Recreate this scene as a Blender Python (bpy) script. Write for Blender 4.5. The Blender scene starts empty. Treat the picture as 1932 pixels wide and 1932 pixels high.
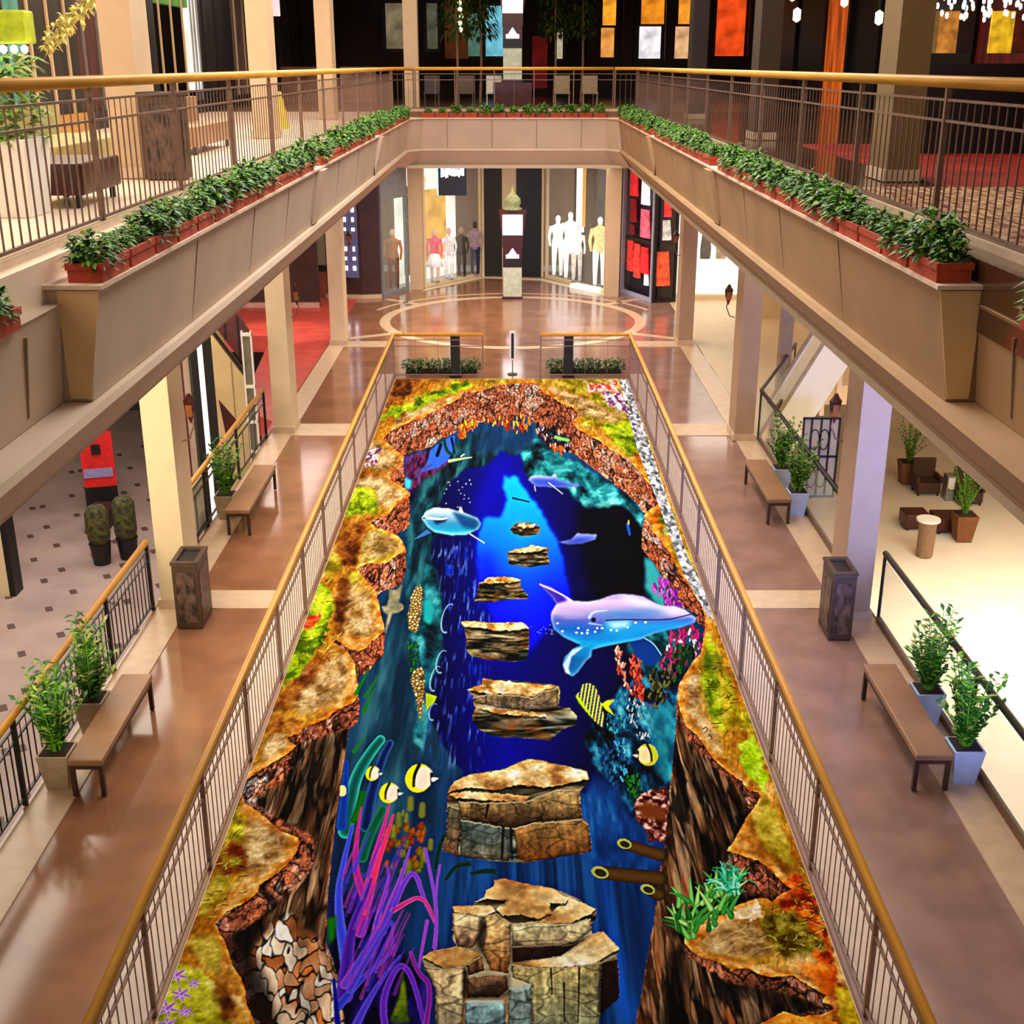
import bpy, math, random
import numpy as np
R=random.Random(7)
C=bpy.context.scene.collection
SC=bpy.context.scene
# ---------------------------------------------------------------- camera, world, lights, exposure
cd=bpy.data.cameras.new('camera'); cam=bpy.data.objects.new('camera',cd); C.objects.link(cam)
cd.sensor_width=36; cd.lens=36*2300/1932; cd.clip_end=300; cd.clip_start=.05
cam.location=(0,0,7.0); cam.rotation_euler=(math.pi/2-0.35247,0,0); cd.shift_x=-0.0005
SC.camera=cam
SC.view_settings.view_transform='Standard'; SC.view_settings.look='None'; SC.view_settings.gamma=1; SC.view_settings.exposure=0.24
SC.view_settings.use_curve_mapping=False
W=bpy.data.worlds.new('hall'); SC.world=W; W.use_nodes=True
bg=W.node_tree.nodes['Background']; bg.inputs[0].default_value=(1,.86,.70,1); bg.inputs[1].default_value=0.22
def area(name,loc,size,power,col,rot=(0,0,0),spread=math.pi,sy=None):
    l=bpy.data.lights.new(name,'AREA'); l.energy=power; l.color=col; l.size=size; l.spread=spread
    if sy: l.shape='RECTANGLE'; l.size_y=sy
    o=bpy.data.objects.new(name,l); o.location=loc; o.rotation_euler=rot; C.objects.link(o); return o
WARM=(1,.86,.68); NEUT=(1,.95,.88)
area('hall_ceiling_light',(0,19,12.5),4.5,1750,NEUT,sy=17)
area('hall_ceiling_light',(0,32,12.0),8,900,WARM,sy=16)
area('gallery_light_left',(-6.5,14,9.6),3,850,WARM,sy=22)
area('gallery_light_left',(-7,34,9.6),3,350,WARM,sy=16)
area('gallery_light_right',(7,14,9.6),2,45,(1,.7,.45),sy=20)
area('walkway_light_left',(-4.6,18,4.05),1.2,95,(1,.76,.50),sy=13)
area('walkway_light_right',(4.6,18,4.05),1.2,60,(1,.86,.76),sy=13)
area('stair_fill_left',(-7.5,17,4.05),2.5,380,(1,.9,.74),sy=12)  # fill added to brighten the shaded stair wall
area('unseen_warm_light_left',(-4.95,8.2,2.6),1.4,95,(1,.86,.60),rot=(math.radians(90),0,math.radians(3)),spread=1.6)  # unseen warm source beside the view, set to light the left column fronts
area('unseen_blue_light_right',(5.0,8.0,2.4),1.5,150,(.30,.40,1.0),rot=(math.radians(90),0,math.radians(-1)),spread=1.3)  # unseen bluish source beside the view, tints the right column fronts
area('far_hall_light',(0,36,4.0),6,330,(1,.88,.72),sy=7)
area('lower_hall_light_right',(11.5,27,.6),4,1500,(1,.93,.82),sy=10)
area('lower_hall_light_left',(-10.5,27,1.5),4,620,(1,.9,.84),sy=12)
area('red_shop_light',(-6.6,32,4.0),2.5,150,(1,.8,.72),sy=6)
area('cream_lobby_light',(7.5,36.6,3.9),4,95,(1,.92,.8),sy=2.5)
def spot(name,loc,power,ang,col=(1,.95,.88)):
    l=bpy.data.lights.new(name,'SPOT'); l.energy=power; l.color=col; l.spot_size=math.radians(ang); l.spot_blend=.5; l.shadow_soft_size=.15
    o=bpy.data.objects.new(name,l); o.location=loc; C.objects.link(o)
for x_,y_ in((-2.3,33.0),(2.3,33.0),(-6.6,33.5)): spot('downlight',(x_,y_,11.5 if x_>-5 else 4.05),2600 if x_>-5 else 420,15 if x_>-5 else 50)
# ---------------------------------------------------------------- helpers
def lin(c): return tuple(((x/255)/12.92 if x/255<=.04045 else ((x/255+.055)/1.055)**2.4) for x in c)
MATS={}
def mat(name,rgb,rough=.6,amt=.12,scale=6,metal=0,emit=0,bump=0,spec=.5,stretch=(1,1,1),rgb2=None,detail=3,alpha=None,trans=0,wave=None):
    if name in MATS: return MATS[name]
    m=bpy.data.materials.new(name); m.use_nodes=True; nt=m.node_tree; N=nt.nodes; L=nt.links
    b=N['Principled BSDF']; c=lin(rgb)
    tc=N.new('ShaderNodeTexCoord'); mp=N.new('ShaderNodeMapping'); mp.inputs['Scale'].default_value=stretch
    L.new(tc.outputs['Object'],mp.inputs['Vector'])
    if wave:
        nz=N.new('ShaderNodeTexWave'); nz.inputs['Scale'].default_value=scale; nz.inputs['Distortion'].default_value=wave
    else:
        nz=N.new('ShaderNodeTexNoise'); nz.inputs['Scale'].default_value=scale; nz.inputs['Detail'].default_value=detail
    L.new(mp.outputs[0],nz.inputs['Vector'])
    cr=N.new('ShaderNodeValToRGB'); c2=lin(rgb2) if rgb2 else tuple(min(1,x*(1+amt)) for x in c)
    c1=c if rgb2 else tuple(x*(1-amt) for x in c)
    cr.color_ramp.elements[0].position=.35; cr.color_ramp.elements[1].position=.65
    cr.color_ramp.elements[0].color=(*c1,1); cr.color_ramp.elements[1].color=(*c2,1)
    L.new(nz.outputs[0],cr.inputs[0]); L.new(cr.outputs[0],b.inputs['Base Color'])
    b.inputs['Roughness'].default_value=rough; b.inputs['Metallic'].default_value=metal; b.inputs['Specular IOR Level'].default_value=spec
    if emit: L.new(cr.outputs[0],b.inputs['Emission Color']); b.inputs['Emission Strength'].default_value=emit
    if trans: b.inputs['Transmission Weight'].default_value=trans
    if alpha is not None: b.inputs['Alpha'].default_value=alpha
    if bump:
        bp=N.new('ShaderNodeBump'); bp.inputs['Strength'].default_value=bump; bp.inputs['Distance'].default_value=.02; L.new(nz.outputs[0],bp.inputs['Height']); L.new(bp.outputs[0],b.inputs['Normal'])
    MATS[name]=m; return m
class MB:
    def __init__(s): s.v=[]; s.f=[]
    def add(s,vs,fs): n=len(s.v); s.v+= [tuple(p) for p in vs]; s.f+=[tuple(i+n for i in f) for f in fs]; return s
    def box(s,x0,x1,y0,y1,z0,z1):
        return s.add([(x0,y0,z0),(x1,y0,z0),(x1,y1,z0),(x0,y1,z0),(x0,y0,z1),(x1,y0,z1),(x1,y1,z1),(x0,y1,z1)],[(0,3,2,1),(4,5,6,7),(0,1,5,4),(1,2,6,5),(2,3,7,6),(3,0,4,7)])
    def prism(s,pts,z0,z1):
        n=len(pts); return s.add([(x,y,z0) for x,y in pts]+[(x,y,z1) for x,y in pts],[tuple(range(n))[::-1],tuple(range(n,2*n))]+[(i,(i+1)%n,n+(i+1)%n,n+i) for i in range(n)])
    def bar(s,a,b,w,h=None):
        # rectangular bar from a to b, w across, h up
        h=h or w; a=np.array(a,float); b=np.array(b,float); d=b-a; d/=np.linalg.norm(d)+1e-9
        up=np.array((0,0,1.)) if abs(d[2])<.95 else np.array((0,1.,0)); sd=np.cross(d,up); sd/=np.linalg.norm(sd); up=np.cross(sd,d)
        o=[-sd*w/2-up*h/2,sd*w/2-up*h/2,sd*w/2+up*h/2,-sd*w/2+up*h/2]
        return s.add([a+k for k in o]+[b+k for k in o],[(3,2,1,0),(4,5,6,7)]+[(i,(i+1)%4,4+(i+1)%4,4+i) for i in range(4)])
    def tube(s,pts,r,n=8,r1=None):
        pts=[np.array(p,float) for p in pts]; m=len(pts); ring=[]
        for i,p in enumerate(pts):
            d=pts[min(i+1,m-1)]-pts[max(i-1,0)]; d/=np.linalg.norm(d)+1e-9
            up=np.array((0,0,1.)) if abs(d[2])<.9 else np.array((0,1.,0)); a=np.cross(d,up); a/=np.linalg.norm(a); b=np.cross(a,d)
            rr=r if r1 is None else r+(r1-r)*i/(m-1)
            ring+=[p+a*rr*math.cos(2*math.pi*k/n)+b*rr*math.sin(2*math.pi*k/n) for k in range(n)]
        f=[(i*n+k,i*n+(k+1)%n,(i+1)*n+(k+1)%n,(i+1)*n+k) for i in range(m-1) for k in range(n)]
        f+=[tuple(range(n))[::-1],tuple(range((m-1)*n,m*n))]
        return s.add(ring,f)
    def lathe(s,prof,c=(0,0,0),n=14,sx=1,sy=1):
        x,y,z=c; m=len(prof); v=[(x+r*sx*math.cos(2*math.pi*k/n),y+r*sy*math.sin(2*math.pi*k/n),z+h) for r,h in prof for k in range(n)]
        f=[(i*n+k,i*n+(k+1)%n,(i+1)*n+(k+1)%n,(i+1)*n+k) for i in range(m-1) for k in range(n)]+[tuple(range(n))[::-1],tuple(range((m-1)*n,m*n))]
        return s.add(v,f)
    def taper(s,cx,cy,z0,z1,w0,w1,d0=None,d1=None):
        d0=d0 or w0; d1=d1 or w1
        q=lambda w,d,z:[(cx-w/2,cy-d/2,z),(cx+w/2,cy-d/2,z),(cx+w/2,cy+d/2,z),(cx-w/2,cy+d/2,z)]
        return s.add(q(w0,d0,z0)+q(w1,d1,z1),[(0,3,2,1),(4,5,6,7),(0,1,5,4),(1,2,6,5),(2,3,7,6),(3,0,4,7)])
    def leaf(s,p,d,L,w,droop=.3):
        p=np.array(p,float); d=np.array(d,float); d/=np.linalg.norm(d)+1e-9; sd=np.cross(d,(0,0,1.)); n=np.linalg.norm(sd); sd=sd/n if n>.05 else np.array((1.,0,0)); up=np.cross(sd,d)
        g=np.array((0,0,-1.)); a=p; m=p+d*L*.5+up*w*.25; e=p+d*L+g*L*droop
        return s.add([a,m-sd*w/2-up*w*.2,m,m+sd*w/2-up*w*.2,e],[(0,1,2),(0,2,3),(1,4,2),(2,4,3)])
    def build(s,name,m,parent=None,smooth=False,bevel=0):
        o3=np.array(parent['_w'] if parent and '_w' in parent else (0,0,0),float)
        me=bpy.data.meshes.new(name); me.from_pydata([tuple(np.array(p,float)-o3) for p in s.v],[],s.f); me.update()
        if m: me.materials.append(m)
        if smooth: me.polygons.foreach_set('use_smooth',[True]*len(me.polygons))
        o=bpy.data.objects.new(name,me); C.objects.link(o)
        if parent: o.parent=parent; 
        if parent and '_w' in parent: o['_w']=list(parent['_w'])
        if bevel:
            b=o.modifiers.new('bevel','BEVEL'); b.width=bevel; b.segments=2; b.limit_method='ANGLE'
        ALL.append(o); return o
ALL=[]
def tag(o,label=None,cat=None,group=None,kind=None):
    if label: o['label']=label
    if cat: o['category']=cat
    if group: o['group']=group
    if kind: o['kind']=kind
    return o
def thing(name,label,cat,loc,group=None):
    o=bpy.data.objects.new(name,None); C.objects.link(o); o.location=loc; o['_w']=[float(k) for k in loc]; ALL.append(o)
    return tag(o,label,cat,group)
def struct(name,mb,m,label=None): return tag(mb.build(name,m),label,None,None,'structure')
def dup(root,loc,label=None,rz=0,group=None,sc=None):
    r=root.copy(); C.objects.link(r); r.location=loc; r.rotation_euler=(0,0,rz)
    if sc: r.scale=(sc,sc,sc)
    if label: r['label']=label
    if group: r['group']=group
    for ch in list(root.children):
        c=ch.copy(); C.objects.link(c); c.parent=r
        for g in list(ch.children):
            d=g.copy(); C.objects.link(d); d.parent=c
    return r
ORD=['nearest','second','third','fourth','fifth','sixth','seventh','eighth','ninth','tenth']
def ordn(i): 
    return ORD[i] if i<10 else '%dth'%(i+1) if (i+1)%10 not in(1,2,3) or (i+1)//10%10==1 else '%d%s'%(i+1,{1:'st',2:'nd',3:'rd'}[(i+1)%10])
# materials
M_floor=mat('polished_brown_stone',(142,96,68),rough=.12,amt=.18,scale=1.6,detail=5,spec=.6)
M_floor_r=mat('polished_stone_cool_lit',(142,108,96),rough=.14,amt=.16,scale=1.6,detail=5,spec=.6)  # right half of the floor: cooler light put into the stone colour
M_strip=mat('pale_stone_band',(205,176,146),rough=.3,amt=.08,scale=5)
M_wall=mat('beige_plaster',(196,172,146),rough=.75,amt=.05,scale=2.5)
M_fascia=mat('beige_fascia',(196,172,150),rough=.7,amt=.07,scale=1.1)
M_cap=mat('warm_lit_end_panel',(224,188,134),rough=.7,amt=.05,scale=1.5)  # warm light on these faces is put into their colour
M_band=mat('pale_fascia_band',(205,180,156),rough=.7,amt=.06,scale=1.1)
M_joint=mat('fascia_joint',(150,126,98),rough=.8,amt=.1)
M_col=mat('cream_column',(226,206,168),rough=.6,amt=.04,scale=3)
M_colu=mat('tan_column',(198,168,134),rough=.6,amt=.04,scale=3)
M_ceil=mat('ceiling_white',(200,180,155),rough=.8,amt=.04)
M_gold=mat('golden_wood_handrail',(218,154,56),rough=.3,amt=.12,scale=3,stretch=(6,.4,6),spec=.6)
M_iron=mat('bronze_iron',(124,94,80),rough=.45,amt=.15,scale=20,metal=.3)
M_ironL=mat('mauve_iron',(140,112,100),rough=.45,amt=.15,scale=20,metal=.3)
M_black=mat('black_iron',(26,20,18),rough=.4,amt=.3,scale=15)
M_terra=mat('terracotta',(172,60,30),rough=.7,amt=.16,scale=14)
M_soil=mat('dark_soil',(40,28,20),rough=.95,amt=.3,scale=30,bump=.5)
M_leaf=[mat('leaf_dark',(30,82,8),rough=.5,amt=.45,scale=12),mat('leaf_mid',(96,156,26),rough=.5,amt=.4,scale=12),mat('leaf_yellow',(140,150,60),rough=.5,amt=.35,scale=9)]
M_bench=mat('brown_bench_wood',(146,106,74),rough=.4,amt=.12,scale=3)
M_benchleg=mat('dark_bench_leg',(62,40,30),rough=.5,amt=.2)
M_binw=mat('dark_bin_frame',(72,50,34),rough=.5,amt=.2,scale=8)
M_binp=mat('carved_bin_panel',(34,20,16),rgb2=(110,84,70),rough=.45,scale=12,stretch=(1,1,.6),bump=.6)
M_pot=mat('beige_pot',(176,152,122),rough=.6,amt=.12,scale=10)
M_potb=mat('pale_blue_pot',(190,205,225),rough=.5,amt=.08,scale=10)
M_glass=mat('balustrade_glass',(205,215,205),rough=.08,amt=.02,alpha=.22,spec=.8)
M_white=mat('white_panel',(238,236,230),rough=.5,amt=.03)
M_grey=mat('grey_metal',(150,150,152),rough=.35,amt=.1,metal=.6)
M_dark=mat('near_black_panel',(9,6,6),rough=.5,amt=.3,scale=4)
M_maroon=mat('maroon_lacquer',(64,16,14),rough=.35,amt=.25,scale=5)
M_brownwall=mat('chocolate_wall',(58,28,18),rough=.5,amt=.25,scale=3)
M_red=mat('red_carpet',(205,44,36),rough=.85,amt=.12,scale=5)
M_cream=mat('cream_lobby_floor',(212,186,144),rough=.35,amt=.04,scale=2)
M_creamw=mat('cream_lobby_wall',(230,208,166),rough=.7,amt=.05,scale=1,stretch=(4,4,.3))
M_scr=mat('white_screen',(250,250,255),rough=.4,amt=.02,emit=2.2)
# ---------------------------------------------------------------- structure
ZU=5.69
def tiles(mb):pass
struct('floor',MB().box(-4.9,.0,-3,44,-.45,0),M_floor)
struct('floor',MB().box(0,4.9,-3,44,-.45,0),M_floor_r)
struct('floor',MB().prism([(-5.0,23.5),(-4.9,23.5),(-4.9,44),(-12,44),(-12,37),(-8.4,37),(-8.4,33),(-6.6,33),(-5.9,25.5),(-5.0,24.5)],-.45,0),mat('red_shop_floor',(190,72,58),rough=.4,amt=.15,scale=3))
struct('floor',MB().prism([(4.9,23.6),(6.5,27.5),(13,27.5),(13,44),(4.9,44)],-.45,0),M_cream)
struct('trim_71',MB().box(-3.30,-2.84,-3,28.6,0,.011),mat('blush_stone_edge',(236,214,198),rough=.45,amt=.04,scale=5)); struct('trim_72',MB().box(2.80,3.24,-3,28.6,0,.011),MATS['blush_stone_edge'])
t=struct('trim_1',MB().box(-4.86,-4.44,-3,33,0,.012),M_strip)
struct('trim_2',MB().box(4.42,4.86,-3,33,0,.012),M_strip)
k=3
for y0,y1 in((15.2,15.8),(23.45,24.3),(31.6,32.3)):
    struct('trim_%d'%k,MB().box(-4.44,-3.3,y0,y1,0,.01),M_strip); struct('trim_%d'%(k+1),MB().box(3.24,4.42,y0,y1,0,.01),M_strip); k+=2
def ring(cx,cy,r0,r1,a0=0,a1=360,n=64,z=.006):
    m=MB(); v=[];f=[]
    for i in range(n+1):
        a=math.radians(a0+(a1-a0)*i/n)
        for r in(r0,r1):
            for zz_ in(0,z): v.append((cx+r*math.cos(a),cy+r*math.sin(a),zz_))
    for i in range(n):
        b=4*i; f+=[(b+1,b+3,b+7,b+5),(b,b+1,b+5,b+4),(b+2,b+6,b+7,b+3)]
    return m.add(v,f)
struct('trim_%d'%k,ring(0,35.2,3.55,3.85),M_strip); k+=1
struct('trim_%d'%k,ring(0,35.2,4.3,4.42,20,160,40,.008),M_strip); k+=1
for a in(40,140,-150,-30):
    ca,sa=math.cos(math.radians(a)),math.sin(math.radians(a)); struct('trim_%d'%k,MB().bar((3.85*ca,35.2+3.85*sa,.004),(5.2*ca,35.2+5.2*sa,.004),.25,.008),M_strip); k+=1
struct('trim_%d'%k,MB().prism([(-2.9,40.4),(-1.0,43.0),(1.0,42.5),(3.05,39.5),(3.0,39.1),(.95,42.1),(-1,42.6),(-2.95,40.0)],0,.008),mat('bright_threshold',(240,225,190),rough=.3)); k+=1
# lower hall
struct('floor',MB().box(-22,-5.2,-3,50,-6.1,-5.7),mat('lower_hall_stone',(172,150,140),rough=.35,amt=.12,scale=.8))
struct('floor',MB().box(5.2,22,-3,50,-6.1,-5.7),mat('lower_hall_cream',(240,228,205),rough=.4,amt=.04,scale=1))
ins=MB()
for p in range(-3,8):
    for q in range(0,16):
        x=-19+p*1.55+(q%2)*.75; y=14+q*1.75+(p%3)*.3
        for dx,dy in((0,0),(.55,1.0)):
            if x+dx>-6.2 : continue
            c_,s_=math.cos(.5),math.sin(.5); w,h=.085,.15
            pts=[(x+dx+a*c_-b*s_,y+dy+a*s_+b*c_) for a,b in((-w,-h),(w,-h),(w,h),(-w,h))]; ins.prism(pts,-5.7,-5.694)
tag(ins.build('trim_30',mat('dark_tile_insets',(92,70,66),rough=.4)),None,None,None,'structure')
struct('wall_lower_left',MB().box(-22,-5.2,46,46.3,-5.7,5.2),mat('lower_dark_wall',(70,55,48),rough=.7))
struct('wall_lower_right',MB().prism([(12.6,20),(12.9,20),(17.2,38),(17.2,50),(16.9,50),(16.9,38)],-5.7,5.2),M_creamw)
struct('wall_lower_end',MB().box(5.2,17,43.5,43.8,-5.7,-.45),M_creamw)
struct('wall_mid_left',MB().box(-4.9,-4.75,-3,44,-5.7,-.45),mat('under_walkway',(120,100,84),rough=.8))
struct('wall_mid_right',MB().box(4.75,4.9,-3,44,-5.7,-.45),MATS['under_walkway'])
# gallery decks
struct('floor',MB().box(-16,-3.32,-3,37.2,5.2,ZU),mat('gallery_floor_left',(240,216,192),rough=.28,amt=.08,scale=.7,spec=.6))
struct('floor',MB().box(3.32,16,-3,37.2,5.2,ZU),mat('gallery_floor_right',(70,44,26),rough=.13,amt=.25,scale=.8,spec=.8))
struct('floor',MB().box(-16,16,37.2,64,5.2,ZU),mat('gallery_floor_far',(110,80,62),rough=.2,amt=.2,scale=.7))
struct('ceiling',MB().box(-16,-3.4,-3,37.0,4.12,4.2),M_ceil)
struct('ceiling',MB().box(3.4,16,-3,37.0,4.12,4.2),M_ceil)
struct('ceiling',MB().box(-16,16,37.0,46,4.12,4.2),M_ceil)
struct('ceiling',MB().box(-16,-4.2,-3,64,9.9,10.1),M_ceil)
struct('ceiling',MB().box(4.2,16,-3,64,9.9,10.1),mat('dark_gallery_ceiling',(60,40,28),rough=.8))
struct('ceiling',MB().box(-4.2,4.2,41,64,9.9,10.1),M_ceil)
def sweep(path,prof):
    # path: list of (x,y) edge points, prof: list of (off,z); offset along outward normal of the path (miter)
    n=len(path); V=[];nrm=[]
    for i in range(n):
        ns=[]
        for a,b in((i-1,i),(i,i+1)):
            if a>=0 and b<n:
                dx,dy=path[b][0]-path[a][0],path[b][1]-path[a][1]; l=math.hypot(dx,dy); ns.append((-dy/l,dx/l))
        nx=sum(q[0] for q in ns); ny=sum(q[1] for q in ns); l=math.hypot(nx,ny); nx/=l; ny/=l; c=nx*ns[0][0]+ny*ns[0][1]; nrm.append((nx/c,ny/c))
    m=MB(); k=len(prof)
    v=[(path[i][0]+nrm[i][0]*o,path[i][1]+nrm[i][1]*o,z) for i in range(n) for o,z in prof]
    f=[(i*k+j,i*k+(j+1)%k,(i+1)*k+(j+1)%k,(i+1)*k+j) for i in range(n-1) for j in range(k)]
    f+=[tuple(range(k)),tuple(range((n-1)*k,n*k))[::-1]]
    return m.add(v,f)
# path runs along the void edge; normal points away from the void (left side: -x)
XL,XR=2.93,3.03
FASC=[(0,5.50),(.02,5.47),(.14,4.68),(.6,4.68),(.6,5.50)]
M_fasR=mat('dim_lit_fascia',(166,130,92),rough=.7,amt=.08,scale=1.1); M_bandR=mat('dim_lit_band',(182,146,108),rough=.7,amt=.06,scale=1.1)  # right side: dimmer, warmer light put into the fascia colours
struct('wall_gallery_edge_left',sweep([(-XL,8.66),(-XL,36.4),(-XL+.35,37.0),(XR-.35,37.0),(XR-.01,36.42)],FASC),M_fascia)
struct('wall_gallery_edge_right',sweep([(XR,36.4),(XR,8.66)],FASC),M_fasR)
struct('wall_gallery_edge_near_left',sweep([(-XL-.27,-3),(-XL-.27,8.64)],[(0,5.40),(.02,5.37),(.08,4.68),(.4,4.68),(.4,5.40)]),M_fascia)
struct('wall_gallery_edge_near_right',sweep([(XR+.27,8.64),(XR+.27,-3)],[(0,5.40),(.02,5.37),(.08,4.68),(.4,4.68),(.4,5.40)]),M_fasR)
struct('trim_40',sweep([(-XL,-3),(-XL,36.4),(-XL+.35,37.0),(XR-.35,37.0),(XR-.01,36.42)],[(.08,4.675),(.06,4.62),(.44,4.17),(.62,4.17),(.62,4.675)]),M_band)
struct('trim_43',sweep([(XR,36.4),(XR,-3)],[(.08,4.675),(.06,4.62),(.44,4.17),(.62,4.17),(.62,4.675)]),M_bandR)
struct('trim_41',sweep([(-XL,8.62),(-XL,36.4),(-XL+.35,37.0),(XR-.35,37.0),(XR,36.4),(XR,8.62)],[(-.03,5.53),(-.03,5.50),(.5,5.50),(.5,5.53)]),mat('ledge_lip',(226,200,176),rough=.6))
struct('trim_42',sweep([(-XL-.5,-3),(-XL-.5,37.2),(-XL+.1,37.72),(XR-.1,37.72),(XR+.5,37.2),(XR+.5,-3)],[(0,5.50),(0,5.75),(.12,5.75),(.12,5.50)]),M_strip)
# end panels that face the viewer, tapered brackets
for i,(sx,x) in enumerate(((-1,XL),(1,XR))):
    for j,y in enumerate((8.655,18.96,27.8)):
        w=(.30,.12,.10)[j]; p=0 if j==0 else .09
        m=MB(); a=[(sx*(x-p),y-.015,5.49),(sx*(x+w),y-.015,5.49),(sx*(x+w),y-.015,4.70),(sx*(x+.14-p*.4),y-.015,4.70)]; b=[(q[0],q[1]+(.012 if j==0 else .5),q[2]) for q in a]
        m.add(a+b,[(0,1,2,3),(7,6,5,4),(0,4,5,1),(1,5,6,2),(2,6,7,3),(3,7,4,0)])
        struct('trim_%d'%(50+i*3+j),m,M_cap if j==0 else (M_band if sx<0 else M_bandR))
jt=MB()
for sx,x in((-1,XL),(1,XR)):
    for y in(11.6,14.3,16.6,21.6,24.4,30.6,33.4): jt.bar((sx*(x+.02),y,5.45),(sx*(x+.142),y,4.7),.014,.01)
    jt.bar((sx*(x+.285),7.95,5.3),(sx*(x+.345),7.95,4.75),.025,.012)
for xx in(-1.9,-.6,.7,2.0): jt.bar((xx,37.012,5.45),(xx,37.13,4.7),.02,.012)
tag(jt.build('trim_60',M_joint),None,None,None,'structure')
#PAINT-BEGIN
class Art:
    U0,V0,ST=285.0,712.0,1.0
    def __init__(s):
        s.nw=int((1650-s.U0)/s.ST); s.nh=int((2075-s.V0)/s.ST)
        v,u=np.mgrid[0:s.nh,0:s.nw].astype(np.float32)
        s.u=u*s.ST+s.U0; s.v=v*s.ST+s.V0
        s.a=(s.u-967)/(s.v-120)*1200; s.b=np.log(s.v-120)*1200
        s.c=np.zeros((s.nh,s.nw,3),np.float32); s.lab=np.zeros((s.nh,s.nw),np.int16); s.names=['print']
        s.full=np.ones((s.nh,s.nw),np.float32)
    def vn(s,x,y,seed):
        r=np.random.RandomState(seed).rand(256,256).astype(np.float32)
        xi=np.floor(x); yi=np.floor(y); fx=x-xi; fy=y-yi; fx=fx*fx*(3-2*fx); fy=fy*fy*(3-2*fy)
        xi=xi.astype(int)&255; yi=yi.astype(int)&255; x1=(xi+1)&255; y1=(yi+1)&255
        return (r[yi,xi]*(1-fx)+r[yi,x1]*fx)*(1-fy)+(r[y1,xi]*(1-fx)+r[y1,x1]*fx)*fy
    def fbm(s,sx,sy,seed,o=4,rot=0.0,warp=0):
        c,q=np.cos(rot),np.sin(rot); x=s.a*c-s.b*q; y=s.a*q+s.b*c
        if warp: x=x+warp*(s.fbm(sx*2,sy*2,seed+50,2)-.5); y=y+warp*(s.fbm(sx*2,sy*2,seed+60,2)-.5)
        t=0;w=1;W=0
        for i in range(o):
            t=t+w*s.vn(x/sx*2**i+17*i,y/sy*2**i+31*i,seed+i); W+=w; w*=.55
        return t/W
    def vor(s,sx,sy,seed,rot=0.0,warp=0):
        c,q=np.cos(rot),np.sin(rot); x=(s.a*c-s.b*q); y=(s.a*q+s.b*c)
        if warp: x=x+warp*(s.fbm(sx,sy,seed+9,2)-.5); y=y+warp*(s.fbm(sx,sy,seed+8,2)-.5)
        x=x/sx;y=y/sy; R=np.random.RandomState(seed); rx=R.rand(128,128);ry=R.rand(128,128);rc=R.rand(128,128).astype(np.float32)
        xi=np.floor(x).astype(int); yi=np.floor(y).astype(int); f1=np.full(x.shape,9.,np.float32); f2=f1.copy(); cc=f1*0
        for dy in(-1,0,1):
            for dx in(-1,0,1):
                cx=xi+dx; cy=yi+dy; d=np.hypot(cx+rx[cy&127,cx&127]-x,cy+ry[cy&127,cx&127]-y).astype(np.float32)
                n=d<f1; f2=np.where(n,f1,np.minimum(f2,d)); cc=np.where(n,rc[cy&127,cx&127],cc); f1=np.where(n,d,f1)
        return f2-f1,cc
    def ramp(s,t,*st):
        # st: (pos,(r,g,b)) 0-255
        p=[q[0] for q in st]; return np.stack([np.interp(t,p,[q[1][k] for q in st]) for k in range(3)],-1).astype(np.float32)
    def poly(s,pts,soft=0.0,rough=0.0,seed=1):
        pts=[((x-s.U0)/s.ST,(y-s.V0)/s.ST) for x,y in pts]
        xs=[p[0] for p in pts]; ys=[p[1] for p in pts]; m=int(3+rough*2+soft*2)
        x0,x1=max(0,int(min(xs))-m),min(s.nw,int(max(xs))+m+2); y0,y1=max(0,int(min(ys))-m),min(s.nh,int(max(ys))+m+2)
        out=np.zeros((s.nh,s.nw),np.float32)
        if x1<=x0 or y1<=y0: return out
        yy,xx=np.mgrid[y0:y1,x0:x1].astype(np.float32)
        if rough:
            R=np.random.RandomState(seed); k=6.0
            xx=xx+rough*(s.vn(xx/k,yy/k,seed)*1.4+s.vn(xx/k*2.3,yy/k*2.3,seed+1)*.6-1); yy=yy+rough*(s.vn(xx/k+9,yy/k+7,seed+2)*1.4+s.vn(xx/k*2.3,yy/k*2.3,seed+3)*.6-1)
        ins=np.zeros(xx.shape,bool); n=len(pts)
        for i in range(n):
            ax,ay=pts[i]; bx,by=pts[(i+1)%n]
            if ay==by: continue
            c=((ay>yy)!=(by>yy))&(xx<(bx-ax)*(yy-ay)/(by-ay)+ax); ins^=c
        f=ins.astype(np.float32)
        if soft: f=s.blur(f,soft)
        out[y0:y1,x0:x1]=f; return out
    def blur(s,f,r):
        r=max(1,int(r))
        for _ in range(2):
            for ax in(0,1):
                p=np.pad(f,[(r,r) if k==ax else (0,0) for k in range(f.ndim)],mode='edge'); c=np.cumsum(p,axis=ax,dtype=np.float64); z=np.zeros_like(np.take(c,[0],axis=ax)); c=np.concatenate([z,c],axis=ax)
                n=f.shape[ax]; w=2*r+1
                f=((np.take(c,range(w,w+n),axis=ax)-np.take(c,range(0,n),axis=ax))/w).astype(np.float32)
        return f
    def sl(s,pts,pad=40):
        P=np.array(pts); x0,y0=P.min(0)-pad; x1,y1=P.max(0)+pad
        return (slice(max(0,int((y0-s.V0)/s.ST)),max(1,min(s.nh,int((y1-s.V0)/s.ST)))),slice(max(0,int((x0-s.U0)/s.ST)),max(1,min(s.nw,int((x1-s.U0)/s.ST)))))
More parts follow.
